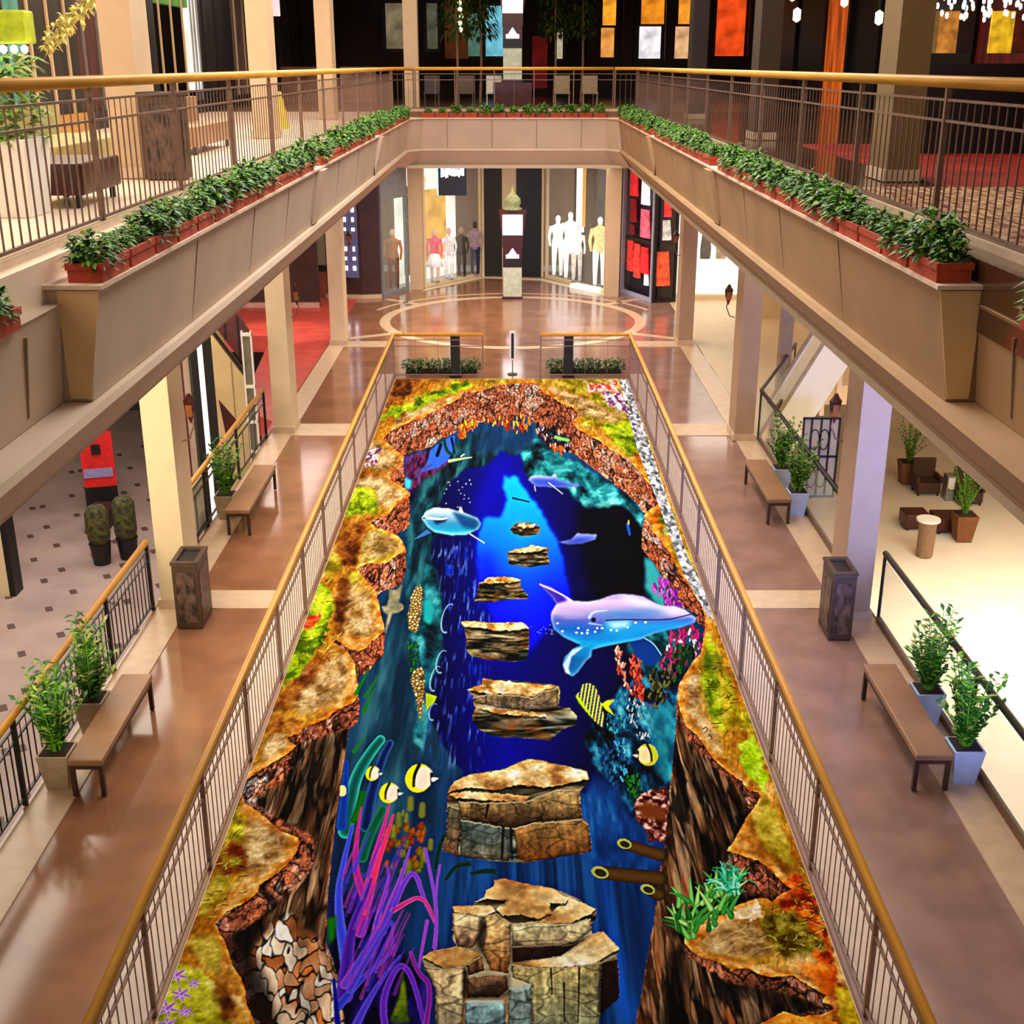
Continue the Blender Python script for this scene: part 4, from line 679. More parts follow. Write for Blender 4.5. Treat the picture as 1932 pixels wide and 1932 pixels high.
# ---------------------------------------------------------------- railings
def railing(name,label,path,z0,h,hand,mm,post_sp,bal=.11,rails=(.88,.74),hr=.042,post=.045,open_=False,kerb=None,phase=0,pat=False,bw=.0125):
    t=thing(name,label,'railing',(path[0][0],path[0][1],z0))
    MB().tube([(x,y,z0+h) for x,y in path],hr,10).build('handrail',hand,t,smooth=True)
    for q in rails:
        m=MB()
        for a,b in zip(path,path[1:]): m.bar((a[0],a[1],z0+h*q),(b[0],b[1],z0+h*q),.025,.02)
        m.build('middle_rail',mm,t)
    m=MB()
    for a,b in zip(path,path[1:]): m.bar((a[0],a[1],z0+.09),(b[0],b[1],z0+.09),.03,.025)
    m.build('bottom_rail',mm,t)
    for a,b in zip(path,path[1:]):
        L=math.hypot(b[0]-a[0],b[1]-a[1]); n=max(1,round((L-phase)/post_sp)); ux,uy=(b[0]-a[0])/L,(b[1]-a[1])/L
        ps=[0]+[phase+post_sp*i for i in range(n+1) if .3<phase+post_sp*i<L-.3]+[L]
        for i,d in enumerate(ps):
            if d==0 and a!=path[0]: continue
            x,y=a[0]+ux*d,a[1]+uy*d
            MB().bar((x,y,z0),(x,y,z0+h-hr*.6),post).build('post',mm,t)
        for d0,d1 in zip(ps,ps[1:]):
            m=MB(); k=max(1,int((d1-d0)/(bal if abs(uy)>.5 else max(bal,.42))))
            for j in range(1,k):
                d=d0+(d1-d0)*j/k; x,y=a[0]+ux*d,a[1]+uy*d
                m.bar((x,y,z0+.09),(x,y,z0+h*rails[-1]),bw)
                if pat: m.bar((x,y,z0+h*rails[-1]),(x,y,z0+h*rails[0]),.008)
            if m.v: m.build('baluster_panel',mm,t)
    return t
railing('gallery_railing','long golden-topped railing along the left gallery above the planters',[(-3.48,-2),(-3.48,37.3),(-2.9,37.8)],5.69,1.17,M_gold,M_iron,2.62,phase=2.1,pat=True,hr=.05,bal=.16,bw=.012)
railing('gallery_railing','long golden-topped railing along the right gallery above the planters',[(3.58,-2),(3.58,37.3),(3.0,37.8)],5.69,1.17,M_gold,M_iron,2.62,phase=2.1,pat=True,hr=.05,bal=.16,bw=.012)
railing('gallery_railing','short railing with golden handrail across the far end of the gallery',[(-2.85,37.85),(2.95,37.85)],5.69,1.17,M_gold,M_iron,1.16,pat=True,hr=.05,post=.03)
railing('walkway_railing','golden railing along the left edge of the floor picture, with its far return',[(-2.80,-2),(-2.80,28.2),(-.7,28.2)],0,1.05,M_gold,M_ironL,1.86,phase=.3,pat=True,bal=.135,bw=.0085,post=.038)
railing('walkway_railing','golden railing along the right edge of the floor picture, with its far return',[(2.76,-2),(2.76,28.2),(.66,28.2)],0,1.05,M_gold,M_ironL,1.86,phase=.3,pat=True,bal=.135,bw=.0085,post=.038)
for x in(-1.35,1.32):
    t=thing('railing_panel','dark panel standing against the far railing, %s of the gap'%('left' if x<0 else 'right'),'panel',(x,28.26,0)); MB().box(x-.11,x+.11,28.24,28.30,.04,1.0).build('board',M_dark,t); MB().box(x-.14,x+.14,28.2,28.36,0,.04).build('base',M_dark,t)
t=thing('sign_post','small white sign post standing in the gap of the far railing','sign',(0,28.6,0)); MB().box(-.07,.07,28.57,28.62,.35,1.05).build('sign_board',M_white,t); MB().box(-.03,.03,28.555,28.57,.4,1.0).build('slot',M_dark,t); MB().bar((0,28.6,0),(0,28.6,.4),.03).build('post',M_grey,t); MB().lathe([(.12,0),(.12,.02),(.03,.03)],(0,28.6,0)).build('foot',M_dark,t)
railing('outer_railing','gold and black railing at the outer left edge of the walkway, near bay',[(-4.9,-2),(-4.9,15.15)],0,1.0,M_gold,M_black,2.9,bal=.14,phase=.9,pat=True)
railing('outer_railing','gold and black railing at the outer left edge of the walkway, second bay',[(-4.9,15.95),(-4.9,23.3)],0,1.0,M_gold,M_black,2.4,bal=.5)
def glassrail(label,path):
    t=thing('glass_balustrade',label,'balustrade',(path[0][0],path[0][1],0))
    MB().tube([(x,y,1.0) for x,y in path],.04,8).build('handrail',M_black,t,smooth=True)
    for a,b in zip(path,path[1:]):
        L=math.hypot(b[0]-a[0],b[1]-a[1]); n=max(1,round(L/3.2))
        for i in range(n):
            p=[(a[0]+(b[0]-a[0])*q,a[1]+(b[1]-a[1])*q) for q in((i+.02)/n,(i+.98)/n)]
            MB().bar((p[0][0],p[0][1],.5),(p[1][0],p[1][1],.5),.015,.8).build('glass_pane',M_glass,t)
            MB().bar((a[0]+(b[0]-a[0])*(i+1)/n,a[1]+(b[1]-a[1])*(i+1)/n,0),(a[0]+(b[0]-a[0])*(i+1)/n,a[1]+(b[1]-a[1])*(i+1)/n,.97),.035).build('post',M_black,t)
    m=MB()
    for a,b in zip(path,path[1:]): m.bar((a[0],a[1],.05),(b[0],b[1],.05),.06,.09)
    m.build('kerb',mat('brown_kerb',(110,80,56)),t)
t=thing('glass_screen','pale glass screen behind the second left railing, beside the litter bin','screen',(-5.0,17,0)); MB().box(-5.01,-4.985,16.0,18.6,.02,.8).build('glass_pane',mat('pale_screen',(200,206,184),rough=.2,alpha=.8),t); MB().box(-5.02,-4.97,16.0,18.6,0,.03).build('bottom_rail',M_black,t)
glassrail('glass balustrade with black handrail beside the near right bench',[(4.87,-2),(4.87,14.75)])
glassrail('glass balustrade with black handrail turning away past the second right bench',[(4.87,15.55),(4.87,23.2),(6.45,27.4)])
# ---------------------------------------------------------------- planter troughs on the ledge
def bush(n,rad,h,seed,long=.09):
    r=random.Random(seed); m=MB()
    for k in range(n):
        a=r.uniform(0,6.283); q=r.random()**.6*rad; z=r.uniform(0,h)*(1-.35*q/rad)
        p=(q*math.cos(a),q*math.sin(a),z); e=r.uniform(-.2,1.1)
        m.leaf(p,(math.cos(a)+r.uniform(-.5,.5),math.sin(a)+r.uniform(-.5,.5),e),r.uniform(.7,1.3)*long,r.uniform(.35,.55)*long,.25)
    return m
BUSH=[]
for i in range(4):
    me=bpy.data.meshes.new('foliage'); b=bush(230,.155,.34,i+20,.13); me.from_pydata(b.v,[],b.f); me.update()
    for q in M_leaf[:2]+[M_leaf[2]]: me.materials.append(q)
    me.polygons.foreach_set('material_index',[ (0,0,0,1,1,1,0,2)[(j//4*7+i)%8] for j in range(len(me.polygons))]); BUSH.append(me)
def boxmesh(L,W_=.27,H=.14):
    m=MB(); w,l=W_/2,L/2; wi,li=w-.025,l-.025
    m.prism([(-w*.92,-l*.97),(w*.92,-l*.97),(w*.92,l*.97),(-w*.92,l*.97)],0,H-.03)
    for a in((-w,-wi,-l,l),(wi,w,-l,l)): m.box(a[0],a[1],a[2],a[3],H-.05,H)
    for a in((-l,-li),(li,l)): m.box(-wi,wi,a[0],a[1],H-.05,H)
    return m
def trough(i,x,y,z,rz,label,group,L=.66):
    t=thing('planter_trough',label,'planter',(x,y,z),group); t.rotation_euler=(0,0,rz)
    if 'tb%.2f'%L not in MESH:
        m=boxmesh(L); o=m.build('trough',M_terra,None); MESH['tb%.2f'%L]=o.data; bpy.data.objects.remove(o)
        o=MB().box(-.1,.1,-L/2+.03,L/2-.03,.10,.11).build('soil',M_soil,None); MESH['ts%.2f'%L]=o.data; bpy.data.objects.remove(o)
    for n,me in(('trough',MESH['tb%.2f'%L]),('soil',MESH['ts%.2f'%L])):
        o=bpy.data.objects.new(n,me); o.parent=t; C.objects.link(o)
    n=2 if L>.5 else 1
    for j in range(n):
        o=bpy.data.objects.new('shrub',BUSH[(i*3+j)%4]); o.parent=t; C.objects.link(o); o.location=(R.uniform(-.02,.02),(j-.5)*L*.48 if n==2 else 0,.09); o.rotation_euler=(0,0,R.uniform(0,6)); q=R.uniform(.55,.98); o.scale=(q*.95,q*1.05,q*R.uniform(.85,1.15))
MESH={}
for sx,x,nm in((-1,XL,'left'),(1,XR,'right')):
    y=9.05; i=0
    while y<36.2:
        if not(abs(y-18.9)<.3 or abs(y-27.7)<.3):
            trough(i,sx*(x+.115),y,5.53,0,'terracotta trough of green shrubs on the %s gallery ledge, %s from the near end'%(nm,ordn(i)),'planter troughs on the %s gallery ledge'%nm); i+=1
        y+=.71
    trough(i,sx*(x+.36),7.35,5.40,0,'lone terracotta trough of shrubs at the %s picture border on the recessed ledge'%nm,None,.9)
for j in range(13):
    trough(j,-2.45+j*.415,37.16,5.53,math.pi/2,'small terracotta trough on the far gallery ledge, %s from the left'%(['first']+ORD[1:]+['11th','12th','13th'])[j],'planter troughs on the far ledge',.36)
# low plants along the far railing of the walkway
for j,(x,nm) in enumerate(((-1.7,'left'),(1.75,'right'))):
    t=thing('floor_planter','low dark planter of small shrubs at the foot of the far railing, %s half'%nm,'planter',(x,28.62,0))
    MB().box(x-.85,x+.85,28.5,28.74,0,.12).build('trough',M_soil,t)
    m=MB()
    for k in range(9):
        b=bush(90,.12,.3,k,.11); m.add([(p[0]+x-.8+k*.2,p[1]+28.62,p[2]+.1) for p in b.v],b.f)
    m.build('foliage',M_leaf[0],t)
# ---------------------------------------------------------------- benches
def bench(label,x0,x1,y0,y1):
    t=thing('bench',label,'bench',((x0+x1)/2,(y0+y1)/2,0),None); z=.45
    MB().box(x0,x1,y0,y1,z-.07,z).build('seat',M_bench,t,bevel=.012)
    for y in(y0+.05,y1-.05):
        for x in(x0+.03,x1-.03): MB().bar((x,y,.012),(x,y,z-.07),.045).build('leg',M_benchleg,t)
        MB().bar((x0+.03,y,z-.1),(x1-.03,y,z-.1),.04,.05).build('end_rail',M_benchleg,t)
    MB().bar((x0+.03,y0+.05,z-.1),(x0+.03,y1-.05,z-.1),.03,.06).build('side_rail',M_benchleg,t); MB().bar((x1-.03,y0+.05,z-.1),(x1-.03,y1-.05,z-.1),.03,.06).build('side_rail',M_benchleg,t)
bench('brown wooden bench beside two potted plants, near left walkway',-4.47,-4.12,10.6,12.45)
bench('brown wooden bench on the left walkway beyond the litter bin',-4.5,-4.12,17.9,20.2)
bench('brown wooden bench beside two pale blue pots, near right walkway',4.08,4.46,10.7,12.7)
bench('brown wooden bench on the right walkway beyond the litter bin',4.1,4.48,18.4,20.5)
# ---------------------------------------------------------------- potted plants
def potted(label,x,y,z,pm,h,seed,w=.32,ph=.42,kind=0,sp=.28):
    t=thing('potted_plant',label,'potted plant',(x,y,z)); r=random.Random(seed)
    MB().taper(x,y,z+.012,z+ph,w*.68,w).build('pot',pm,t); MB().box(x-w*.42,x+w*.42,y-w*.42,y+w*.42,z+ph,z+ph+.01).build('soil',M_soil,t)
    st=MB(); ms=[MB(),MB(),MB()]
    for k in range(26):
        a=r.uniform(0,6.283); q=r.uniform(.1,1)*sp; H=h*r.uniform(.55,1); pts=[]
        for i in range(5):
            f=i/4; pts.append((x+math.cos(a)*(.05+q*f**1.5),y+math.sin(a)*(.05+q*f**1.5),z+ph+(H-ph)*f))
        st.tube(pts,.009,4,.004)
        for i in range(18):
            f=.12+.88*i/17; j=min(3,int(f*4)); g=f*4-j; p=[pts[j][c]+(pts[j+1][c]-pts[j][c])*g for c in range(3)]; b=a+(1.5 if i%2 else -1.5)+r.uniform(-.6,.6)
            ms[(0,0,1,0,2,1,0)[r.randrange(7)]].leaf(p,(math.cos(b),math.sin(b),r.uniform(.2,1.2)),r.uniform(.09,.15),.05,.15)
    st.build('stem',M_leaf[1],t)
    for q,mm in zip(ms,M_leaf): q.build('foliage',mm,t)
potted('bushy green plant in a beige pot at the near end of the near left bench',-4.66,10.85,0,M_pot,1.42,1)
potted('green plant in a beige pot at the far side of the near left bench',-4.66,11.95,0,M_pot,1.35,2)
potted('dark green plant in a pot beside the second left bench',-4.68,18.75,0,M_pot,1.35,3)
potted('spiky plant in a pale blue pot at the near end of the near right bench',4.66,10.95,0,M_potb,1.45,4)
potted('spiky plant in a pale blue pot behind the middle of the near right bench',4.66,12.15,0,M_potb,1.4,5)
potted('leafy plant in a white pot beside the near end of the second right bench',4.68,18.9,0,M_potb,1.4,6)
potted('dark leafy plant in a pot beside the far end of the second right bench',4.68,20.15,0,M_potb,1.4,7)
# ---------------------------------------------------------------- litter bins
def litter(label,x0,x1,y0,y1,z,h=.95):
    t=thing('litter_bin',label,'litter bin',((x0+x1)/2,(y0+y1)/2,z))
    MB().box(x0,x1,y0,y1,z+.013,z+h-.04).build('body',M_binw,t,bevel=.01)
    m=MB(); m.box(x0+.05,x1-.05,y0-.008,y0,z+.1,z+h-.14)
    m.build('front_panel',M_binp,t); xs=x1 if x0<0 else x0
    MB().box(min(xs,xs+(.008 if x0<0 else -.008)),max(xs,xs+(.008 if x0<0 else -.008)),y0+.05,y1-.05,z+.1,z+h-.14).build('side_panel',M_binp,t)
    m=MB(); m.box(x0-.01,x0+.05,y0-.01,y1+.01,z+h-.04,z+h); m.box(x1-.05,x1+.01,y0-.01,y1+.01,z+h-.04,z+h); m.box(x0+.05,x1-.05,y0-.01,y0+.06,z+h-.04,z+h); m.box(x0+.05,x1-.05,y1-.06,y1+.01,z+h-.04,z+h); m.build('rim',M_binw,t)
    MB().box(x0+.05,x1-.05,y0+.06,y1-.06,z+h-.04,z+h-.03).build('opening',M_dark,t)
litter('carved dark litter bin in front of the nearest left column',-4.42,-4.08,14.55,15.12,0)
litter('carved dark litter bin in front of the nearest right column',4.07,4.37,14.2,14.75,0)
litter('carved brown litter bin on the left gallery beside the column',-4.38,-3.9,15.0,15.4,ZU,1.0)
# ---------------------------------------------------------------- wall lanterns on columns
def lantern(label,x,y,z,sx):
    t=thing('wall_lantern',label,'lantern',(x,y,z)); d=-sx
    MB().tube([(x,y,z-.45),(x+d*.1,y,z-.42),(x+d*.17,y,z-.25),(x+d*.14,y,z-.05)],.012,6).build('bracket',M_iron,t)
    MB().lathe([(.01,-.2),(.07,-.02),(.085,.1),(.05,.14),(.02,.2)],(x+d*.14,y,z),8).build('shade',M_maroon,t); MB().lathe([(.05,-.1),(.06,.06)],(x+d*.14,y-.02,z),8).build('glass',mat('amber_glass',(150,90,50),rough=.2),t)
for sx,nm in((-1,'left'),(1,'right')):
    for i,y in enumerate((15.5,23.9,32.1)): lantern('small dark lantern on the %s %s walkway column'%(('nearest','second','third')[i],nm),sx*4.38,y,2.75,sx)
# ---------------------------------------------------------------- information totems
def totem(label,x,y,z):
    t=thing('information_totem',label,'totem',(x,y,z)); s=1
    MB().box(x-.32,x+.32,y-.2,y+.2,z+.008,z+.08).build('plinth',M_maroon,t)
    MB().box(x-.29,x+.29,y-.15,y+.15,z+.08,z+1.0).build('lower_panel',mat('pale_marble',(190,195,175),rough=.4,amt=.15,scale=6),t)
    MB().box(x-.3,x+.3,y-.16,y+.16,z+1.0,z+1.25).build('dark_band',M_dark,t)
    m=MB(); m.box(x-.3,x+.3,y-.16,y+.16,z+1.25,z+1.62); m.build('display_box',M_maroon,t)
    m=MB(); m.prism([(x-.2,y-.17),(x+.2,y-.17),(x+.2,y-.162),(x-.2,y-.162)],z+1.28,z+1.4); m.add([(x-.14,y-.17,z+1.4),(x+.14,y-.17,z+1.4),(x,y-.17,z+1.6)],[(0,1,2)]); m.build('lit_emblem',M_scr,t)
    MB().box(x-.32,x+.32,y-.17,y+.17,z+1.62,z+1.98).build('upper_band',M_maroon,t)
    MB().taper(x,y,z+1.98,z+2.75,.66,.86,.36,.4).build('head',M_maroon,t)
    MB().box(x-.31,x+.31,y-.215,y-.2,z+2.0,z+2.62).build('screen',M_scr,t)
    MB().lathe([(.3,0),(.3,.04),(.2,.1),(.26,.2),(.24,.34),(.12,.46),(.04,.55),(.02,.7)],(x,y,z+2.75)).build('finial',mat('mossy_finial',(130,135,90),rough=.6,amt=.25,scale=12),t,smooth=True)
totem('tall information totem with lit white screen at the far end of the walkway',0,38.7,0)
pl=thing('totem_plinth','dark plinth under the gallery totem behind the far railing','plinth',(0,40.5,ZU)); MB().box(-.6,.6,40.1,40.9,ZU,6.45).build('block',M_maroon,pl)
totem('tall information totem with lit white screen behind the far gallery railing',0,40.5,6.45)
# ---------------------------------------------------------------- far shops on the walkway level
def shop(label,a,b,z0,z1,back,glass=True,depth=1.2,hd=.25,name='shop_window',frame=M_col):
    ax,ay=a; bx,by=b; L=math.hypot(bx-ax,by-ay); ux,uy=(bx-ax)/L,(by-ay)/L; nx,ny=-uy,ux
    if ny<0: nx,ny=-nx,-ny
    t=thing(name,label,'shop window',((ax+bx)/2,(ay+by)/2,z0))
    P=lambda s,d:(ax+ux*s+nx*d,ay+uy*s+ny*d)
    MB().prism([P(0,depth),P(L,depth),P(L,depth+.1),P(0,depth+.1)],z0,z1).build('back_wall',back,t)
    m=MB(); m.prism([P(0,0),P(.08,0),P(.08,.1),P(0,.1)],z0,z1); m.prism([P(L-.08,0),P(L,0),P(L,.1),P(L-.08,.1)],z0,z1); m.prism([P(.08,0),P(L-.08,0),P(L-.08,.1),P(.08,.1)],z1-hd,z1); m.prism([P(.08,0),P(L-.08,0),P(L-.08,.1),P(.08,.1)],z0,z0+.12)
    m.build('frame',frame,t)
    if glass: MB().prism([P(.08,.04),P(L-.08,.04),P(L-.08,.055),P(.08,.055)],z0+.12,z1-hd).build('glass_pane',mat('shop_glass',(235,240,240),rough=.03,alpha=.07,spec=.6),t)
    return t,P
def E(n,c,e,**k): return mat(n,c,emit=e,**k)
Lw=E('lit_pale_interior',(225,230,215),.95,scale=.8,amt=.3); Lg=E('lit_golden_interior',(205,160,70),.8,scale=1.2,amt=.4); Ld=E('lit_dim_interior',(95,80,60),.4,scale=1.4,amt=.6)
def mannequin(label,x,y,z,top,bot,h=1.7,skin=(225,190,165),emit=0,rz=0,skirt=False):
    t=thing('mannequin',label,'mannequin',(x,y,z)); s=h/1.75
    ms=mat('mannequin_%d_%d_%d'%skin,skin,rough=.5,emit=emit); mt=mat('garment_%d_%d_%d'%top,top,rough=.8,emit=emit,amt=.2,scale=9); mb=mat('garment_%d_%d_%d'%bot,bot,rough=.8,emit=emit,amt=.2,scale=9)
    MB().lathe([(.16,0),(.16,.02),(.02,.03)],(x,y,z)).build('stand',M_grey,t)
    MB().lathe([(.01,0),(.075,.05),(.09,.13),(.07,.21),(.01,.25)],(x,y,z+1.5*s)).build('head',ms,t,smooth=True)
    m=MB().lathe([(r_,h_*s) for r_,h_ in((.14,.82),(.17,.95),(.13,1.12),(.17,1.3),(.2,1.4),(.06,1.47),(.05,1.54))],(x,y,z),12,1.0*s,.62*s); m.build('torso',mt,t,smooth=True)
    for q in(-1,1): MB().tube([(x+q*.19*s,y,z+1.4*s),(x+q*.25*s,y-.02,z+1.12*s),(x+q*.22*s,y-.12,z+.86*s)],.05*s,7,.03*s).build('arm',mt,t,smooth=True)
    if skirt:
        MB().lathe([(.3,.5*s),(.22,.75*s),(.15,.95*s)],(x,y,z),12,s,.7*s).build('skirt',mb,t,smooth=True); lm=ms
    else: lm=mb
    for q in(-1,1): MB().tube([(x+q*.09*s,y,z+.9*s),(x+q*.1*s,y,z+.48*s),(x+q*.1*s,y,z+.03)],.085*s,8,.045*s).build('leg',lm,t,smooth=True)
# left display, beside the dark centre doors
t,P=shop('bright far shop window with mannequins left of the dark centre doors',(-2.9,40.6),(-1.05,43.0),0,4.1,Lw)
MB().prism([P(.9,1.1),P(2.4,1.1),P(2.4,1.15),P(.9,1.15)],.6,3.0).build('golden_panel',Lg,t)
MB().prism([P(.1,.9),P(.5,.9),P(.5,1.0),P(.1,1.0)],0.3,3.2).build('display_panel',E('sage_panel',(110,120,95),.3,amt=.5),t)
g=thing('hanging_shop_sign','dark blue hanging sign with white brush lettering over the far left window','sign',(-2.15,40.9,3.6)); MB().box(-2.42,-1.5,41.0,41.06,2.95,4.08).build('sign_board',mat('navy_sign',(14,18,44),rough=.4),g); MB().box(-2.46,-2.42,40.99,41.07,2.95,4.08).build('lit_edge',E('cyan_edge',(150,220,250),1.4),g)
m=MB(); r=random.Random(3)
for i in range(16): x=-2.33+i*.047; m.box(x,x+.05,40.985,41.0,3.55+r.uniform(-.05,.06),3.8+r.uniform(-.04,.14))
m.build('lettering',M_scr,g)
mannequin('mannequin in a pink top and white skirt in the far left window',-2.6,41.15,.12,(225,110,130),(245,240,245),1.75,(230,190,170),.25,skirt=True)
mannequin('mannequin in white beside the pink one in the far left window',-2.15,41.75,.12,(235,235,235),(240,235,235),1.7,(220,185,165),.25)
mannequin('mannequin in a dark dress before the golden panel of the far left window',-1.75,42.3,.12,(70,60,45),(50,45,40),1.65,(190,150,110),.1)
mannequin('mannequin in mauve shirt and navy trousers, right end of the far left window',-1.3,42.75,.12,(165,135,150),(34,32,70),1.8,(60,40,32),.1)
# centre doors
MB_=lambda:MB()
t=thing('entrance_doors','black double shop doors split by a cream post at the far end','doors',(0,43,0))
MB().box(-1.0,-.36,42.9,43.0,.0,4.1).build('door',M_dark,t); MB().box(.12,1.0,42.9,43.0,.0,4.1).build('door',M_dark,t)
for x in(-1.06,1.0): MB().box(x,x+.08,42.85,43,0,4.1).build('jamb',M_col,t)
MB().box(-.36,.12,42.86,43.0,0,4.1).build('post',M_col,t)
# right display
t,P=shop('far shop window with figures in white right of the dark centre doors',(1.12,42.6),(3.0,39.7),0,4.1,E('dark_display_wall',(52,34,24),.25,amt=.5,scale=2))
for j,(s,z0,z1,c) in enumerate(((.55,.4,4.0,(250,250,250)),(1.15,.4,3.9,(245,245,240)))):
    MB().prism([P(s,.9),P(s+.42,.9),P(s+.42,.94),P(s,.94)],z0+1.2,z1).build('lit_panel',E('lit_white_panel',(248,248,244),1.1),t)
MB().prism([P(.95,.86),P(1.1,.86),P(1.1,.9),P(.95,.9)],1.8,4.0).build('gold_stripe',E('amber_stripe',(215,150,50),.7),t)
MB().prism([P(1.9,.3),P(2.3,.3),P(2.3,.45),P(1.9,.45)],0.12,4.0).build('pillar',mat('umber_pillar',(92,76,56)),t)
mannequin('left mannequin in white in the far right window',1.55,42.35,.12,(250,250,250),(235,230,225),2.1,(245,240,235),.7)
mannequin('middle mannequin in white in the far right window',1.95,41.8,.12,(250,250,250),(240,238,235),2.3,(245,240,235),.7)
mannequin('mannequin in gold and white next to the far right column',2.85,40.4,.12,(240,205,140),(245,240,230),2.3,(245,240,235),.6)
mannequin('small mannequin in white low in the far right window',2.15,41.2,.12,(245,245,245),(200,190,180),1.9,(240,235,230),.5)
t=thing('display_step','bright lit step in front of the far right window','step',(2.4,40.7,0)); MB().prism([(1.9,40.6),(2.7,39.7),(2.9,39.9),(2.1,40.8)],.01,.14).build('slab',E('lit_step',(255,250,230),.8),t)
# left angled glass shop + pill display kiosk
t,P=shop('narrow lit shop window with a gold-toned mannequin left of the far left column',(-4.1,38.8),(-3.4,40.3),0,4.1,Lw,depth=1.0,hd=1.1,frame=mat('grey_shop_frame',(128,130,135),rough=.5))
mannequin('gold and brown clad mannequin in the narrow window left of the far column',-3.85,39.75,.12,(170,120,75),(110,60,38),1.95,(225,185,150),.15)
t=thing('shop_kiosk','chocolate brown kiosk block on the far left','kiosk',(-4.8,39.2,0)); MB().prism([(-5.9,38.9),(-4.75,38.7),(-4.17,38.82),(-4.9,39.05),(-5.9,39.25)],0,4.1).build('block',M_brownwall,t); MB().prism([(-5.95,38.78),(-4.74,38.58),(-4.15,38.74),(-4.17,38.8),(-4.75,38.69),(-5.9,38.89)],0,.12).build('kerb',M_strip,t)
t=thing('capsule_display','slate blue board of glowing white round labels on the brown kiosk','display',(-5.3,38.75,1)); a=math.atan2(-.2,1.15)
def KP(s,z,d=0): return (-5.9+s*math.cos(a)+math.sin(a)*d,38.88+s*math.sin(a)-math.cos(a)*d,z)
m=MB(); m.bar(KP(.55,1.95,.02),KP(1.08,1.95,.02),.03,2.6); m.build('board',mat('slate_board',(84,84,120),rough=.5,emit=.35),t)
for r_ in range(8):
    for c_ in range(2):
        if r_==4 : continue
        w=.1 if (r_+c_)%3 else .07; m=MB(); p0=KP(.68+c_*.27-w*.5,3.05-r_*.3,.045); p1=KP(.68+c_*.27+w*.5,3.05-r_*.3,.045); m.bar(p0,p1,.02,.14 if r_%3 else .1); m.build('glowing_label',M_scr,t)
t=struct('wall_left_far',MB().box(-9.5,-5.9,37.2,37.35,0,4.15),M_brownwall); struct('baseboard_left_far',MB().box(-9.5,-5.9,37.1,37.2,0,.15),mat('pink_base',(205,160,145)))
# right red shop front
t,P=shop('dark shop front hung with red and pink goods, left face',(3.5,39.8),(4.3,37.95),0,4.1,mat('navy_back',(24,20,44),rough=.5),depth=.25,glass=False,hd=.15,frame=mat('lavender_frame',(170,172,200)))
gi=0; r=random.Random(11)
def good(s0,s1,z0,z1,c,P,d=.16,e=.45,nm='hanging_garment'):
    global gi; gi+=1
    t=thing(nm,GL.pop(0),'garment',(*P(s0,d),z0),'goods hung in the red shop front'); m=MB(); n=4
    q=[P(s0,d-.05),P((s0+s1)/2,d-.09),P(s1,d-.05),P(s1,d),P(s0,d)]; k=[((x-q[4][0])*.8+q[4][0],(y-q[4][1])*.8+q[4][1]) for x,y in q]
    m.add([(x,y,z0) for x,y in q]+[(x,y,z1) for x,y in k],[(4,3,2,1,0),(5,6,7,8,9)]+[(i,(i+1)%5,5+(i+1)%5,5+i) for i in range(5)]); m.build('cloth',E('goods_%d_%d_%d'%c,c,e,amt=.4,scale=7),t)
GL=['bright red jacket top left in the red shop front','deep red dress below the red jacket, left in the shop front','white pointed scarf high in the shop front','pink and silver coat under the white scarf','dark crimson small bag left centre of the shop front','row-leading scarlet coat low left in the shop front','second scarlet coat low in the shop front','scarlet coat with white hem low at the corner','white boot-shaped item at the low corner','red pennant high on the right face','silver grey vest under the red pennant','orange red coat low on the right face']
good(.25,.75,3.1,3.95,(225,40,45),P); good(.3,.7,2.3,3.0,(130,8,20),P); good(1.0,1.5,2.9,3.95,(248,248,255),P,e=.9); good(1.0,1.6,1.9,2.75,(225,90,115),P); good(.3,.6,1.9,2.2,(110,20,30),P)
good(.2,.6,.75,1.7,(225,50,45),P); good(.65,1.05,.6,1.65,(230,60,50),P); good(1.1,1.6,.8,1.6,(225,35,40),P); good(1.35,1.6,.45,.78,(240,240,250),P,e=.9)
m=MB(); m.prism([P(.08,.1),P(1.95,.1),P(1.95,.16),P(.08,.16)],1.72,1.84); m.build('shelf',M_dark,t)
t,P=shop('dark shop front hung with red goods, right face beside the black frame',(4.35,37.9),(5.1,38.05),0,4.1,mat('umber_back',(72,58,46),rough=.5),depth=.25,glass=False,hd=.1,frame=M_dark)
good(.3,.55,2.6,3.7,(225,50,50),P); good(.28,.58,1.9,2.5,(190,185,180),P,e=.5); good(.15,.6,.5,1.55,(228,80,45),P)
# bright clothes shop on the right beyond the columns
t,P=shop('long bright clothes shop window on the right past the red shop front',(5.3,38.6),(9.6,38.6),0,4.1,E('bright_shop_wall',(255,250,235),1.0,amt=.1),depth=1.0)
for i in range(7):
    c=[(250,250,245),(70,60,50),(200,190,160),(60,80,60),(235,205,140),(90,70,50),(245,245,235)][i]
    t2=thing('hanging_garment','%s garment in the bright right shop, %s from the left'%(['white','dark brown','fawn','dark green','golden','olive brown','cream'][i],(['first']+ORD[1:])[i]),'garment',(5.6+i*.5,39.0,1.2),'clothes in the bright right shop')
    MB().lathe([(.2,0),(.22,.3),(.15,.9),(.2,1.3),(.05,1.42)],(5.6+i*.5,39.0,1.2),8,.8,.4).build('cloth',mat('cloth_%d'%i,c,rough=.9,amt=.3,scale=6),t2,smooth=True)
struct('wall_right_far',MB().box(9.6,9.8,27.5,44,0,4.15),M_creamw)
struct('wall_right_mid',MB().box(7.0,9.6,35.6,35.75,0,2.4),M_creamw)
struct('wall_far',MB().box(-16,16,45.5,45.8,0,4.15),M_wall)
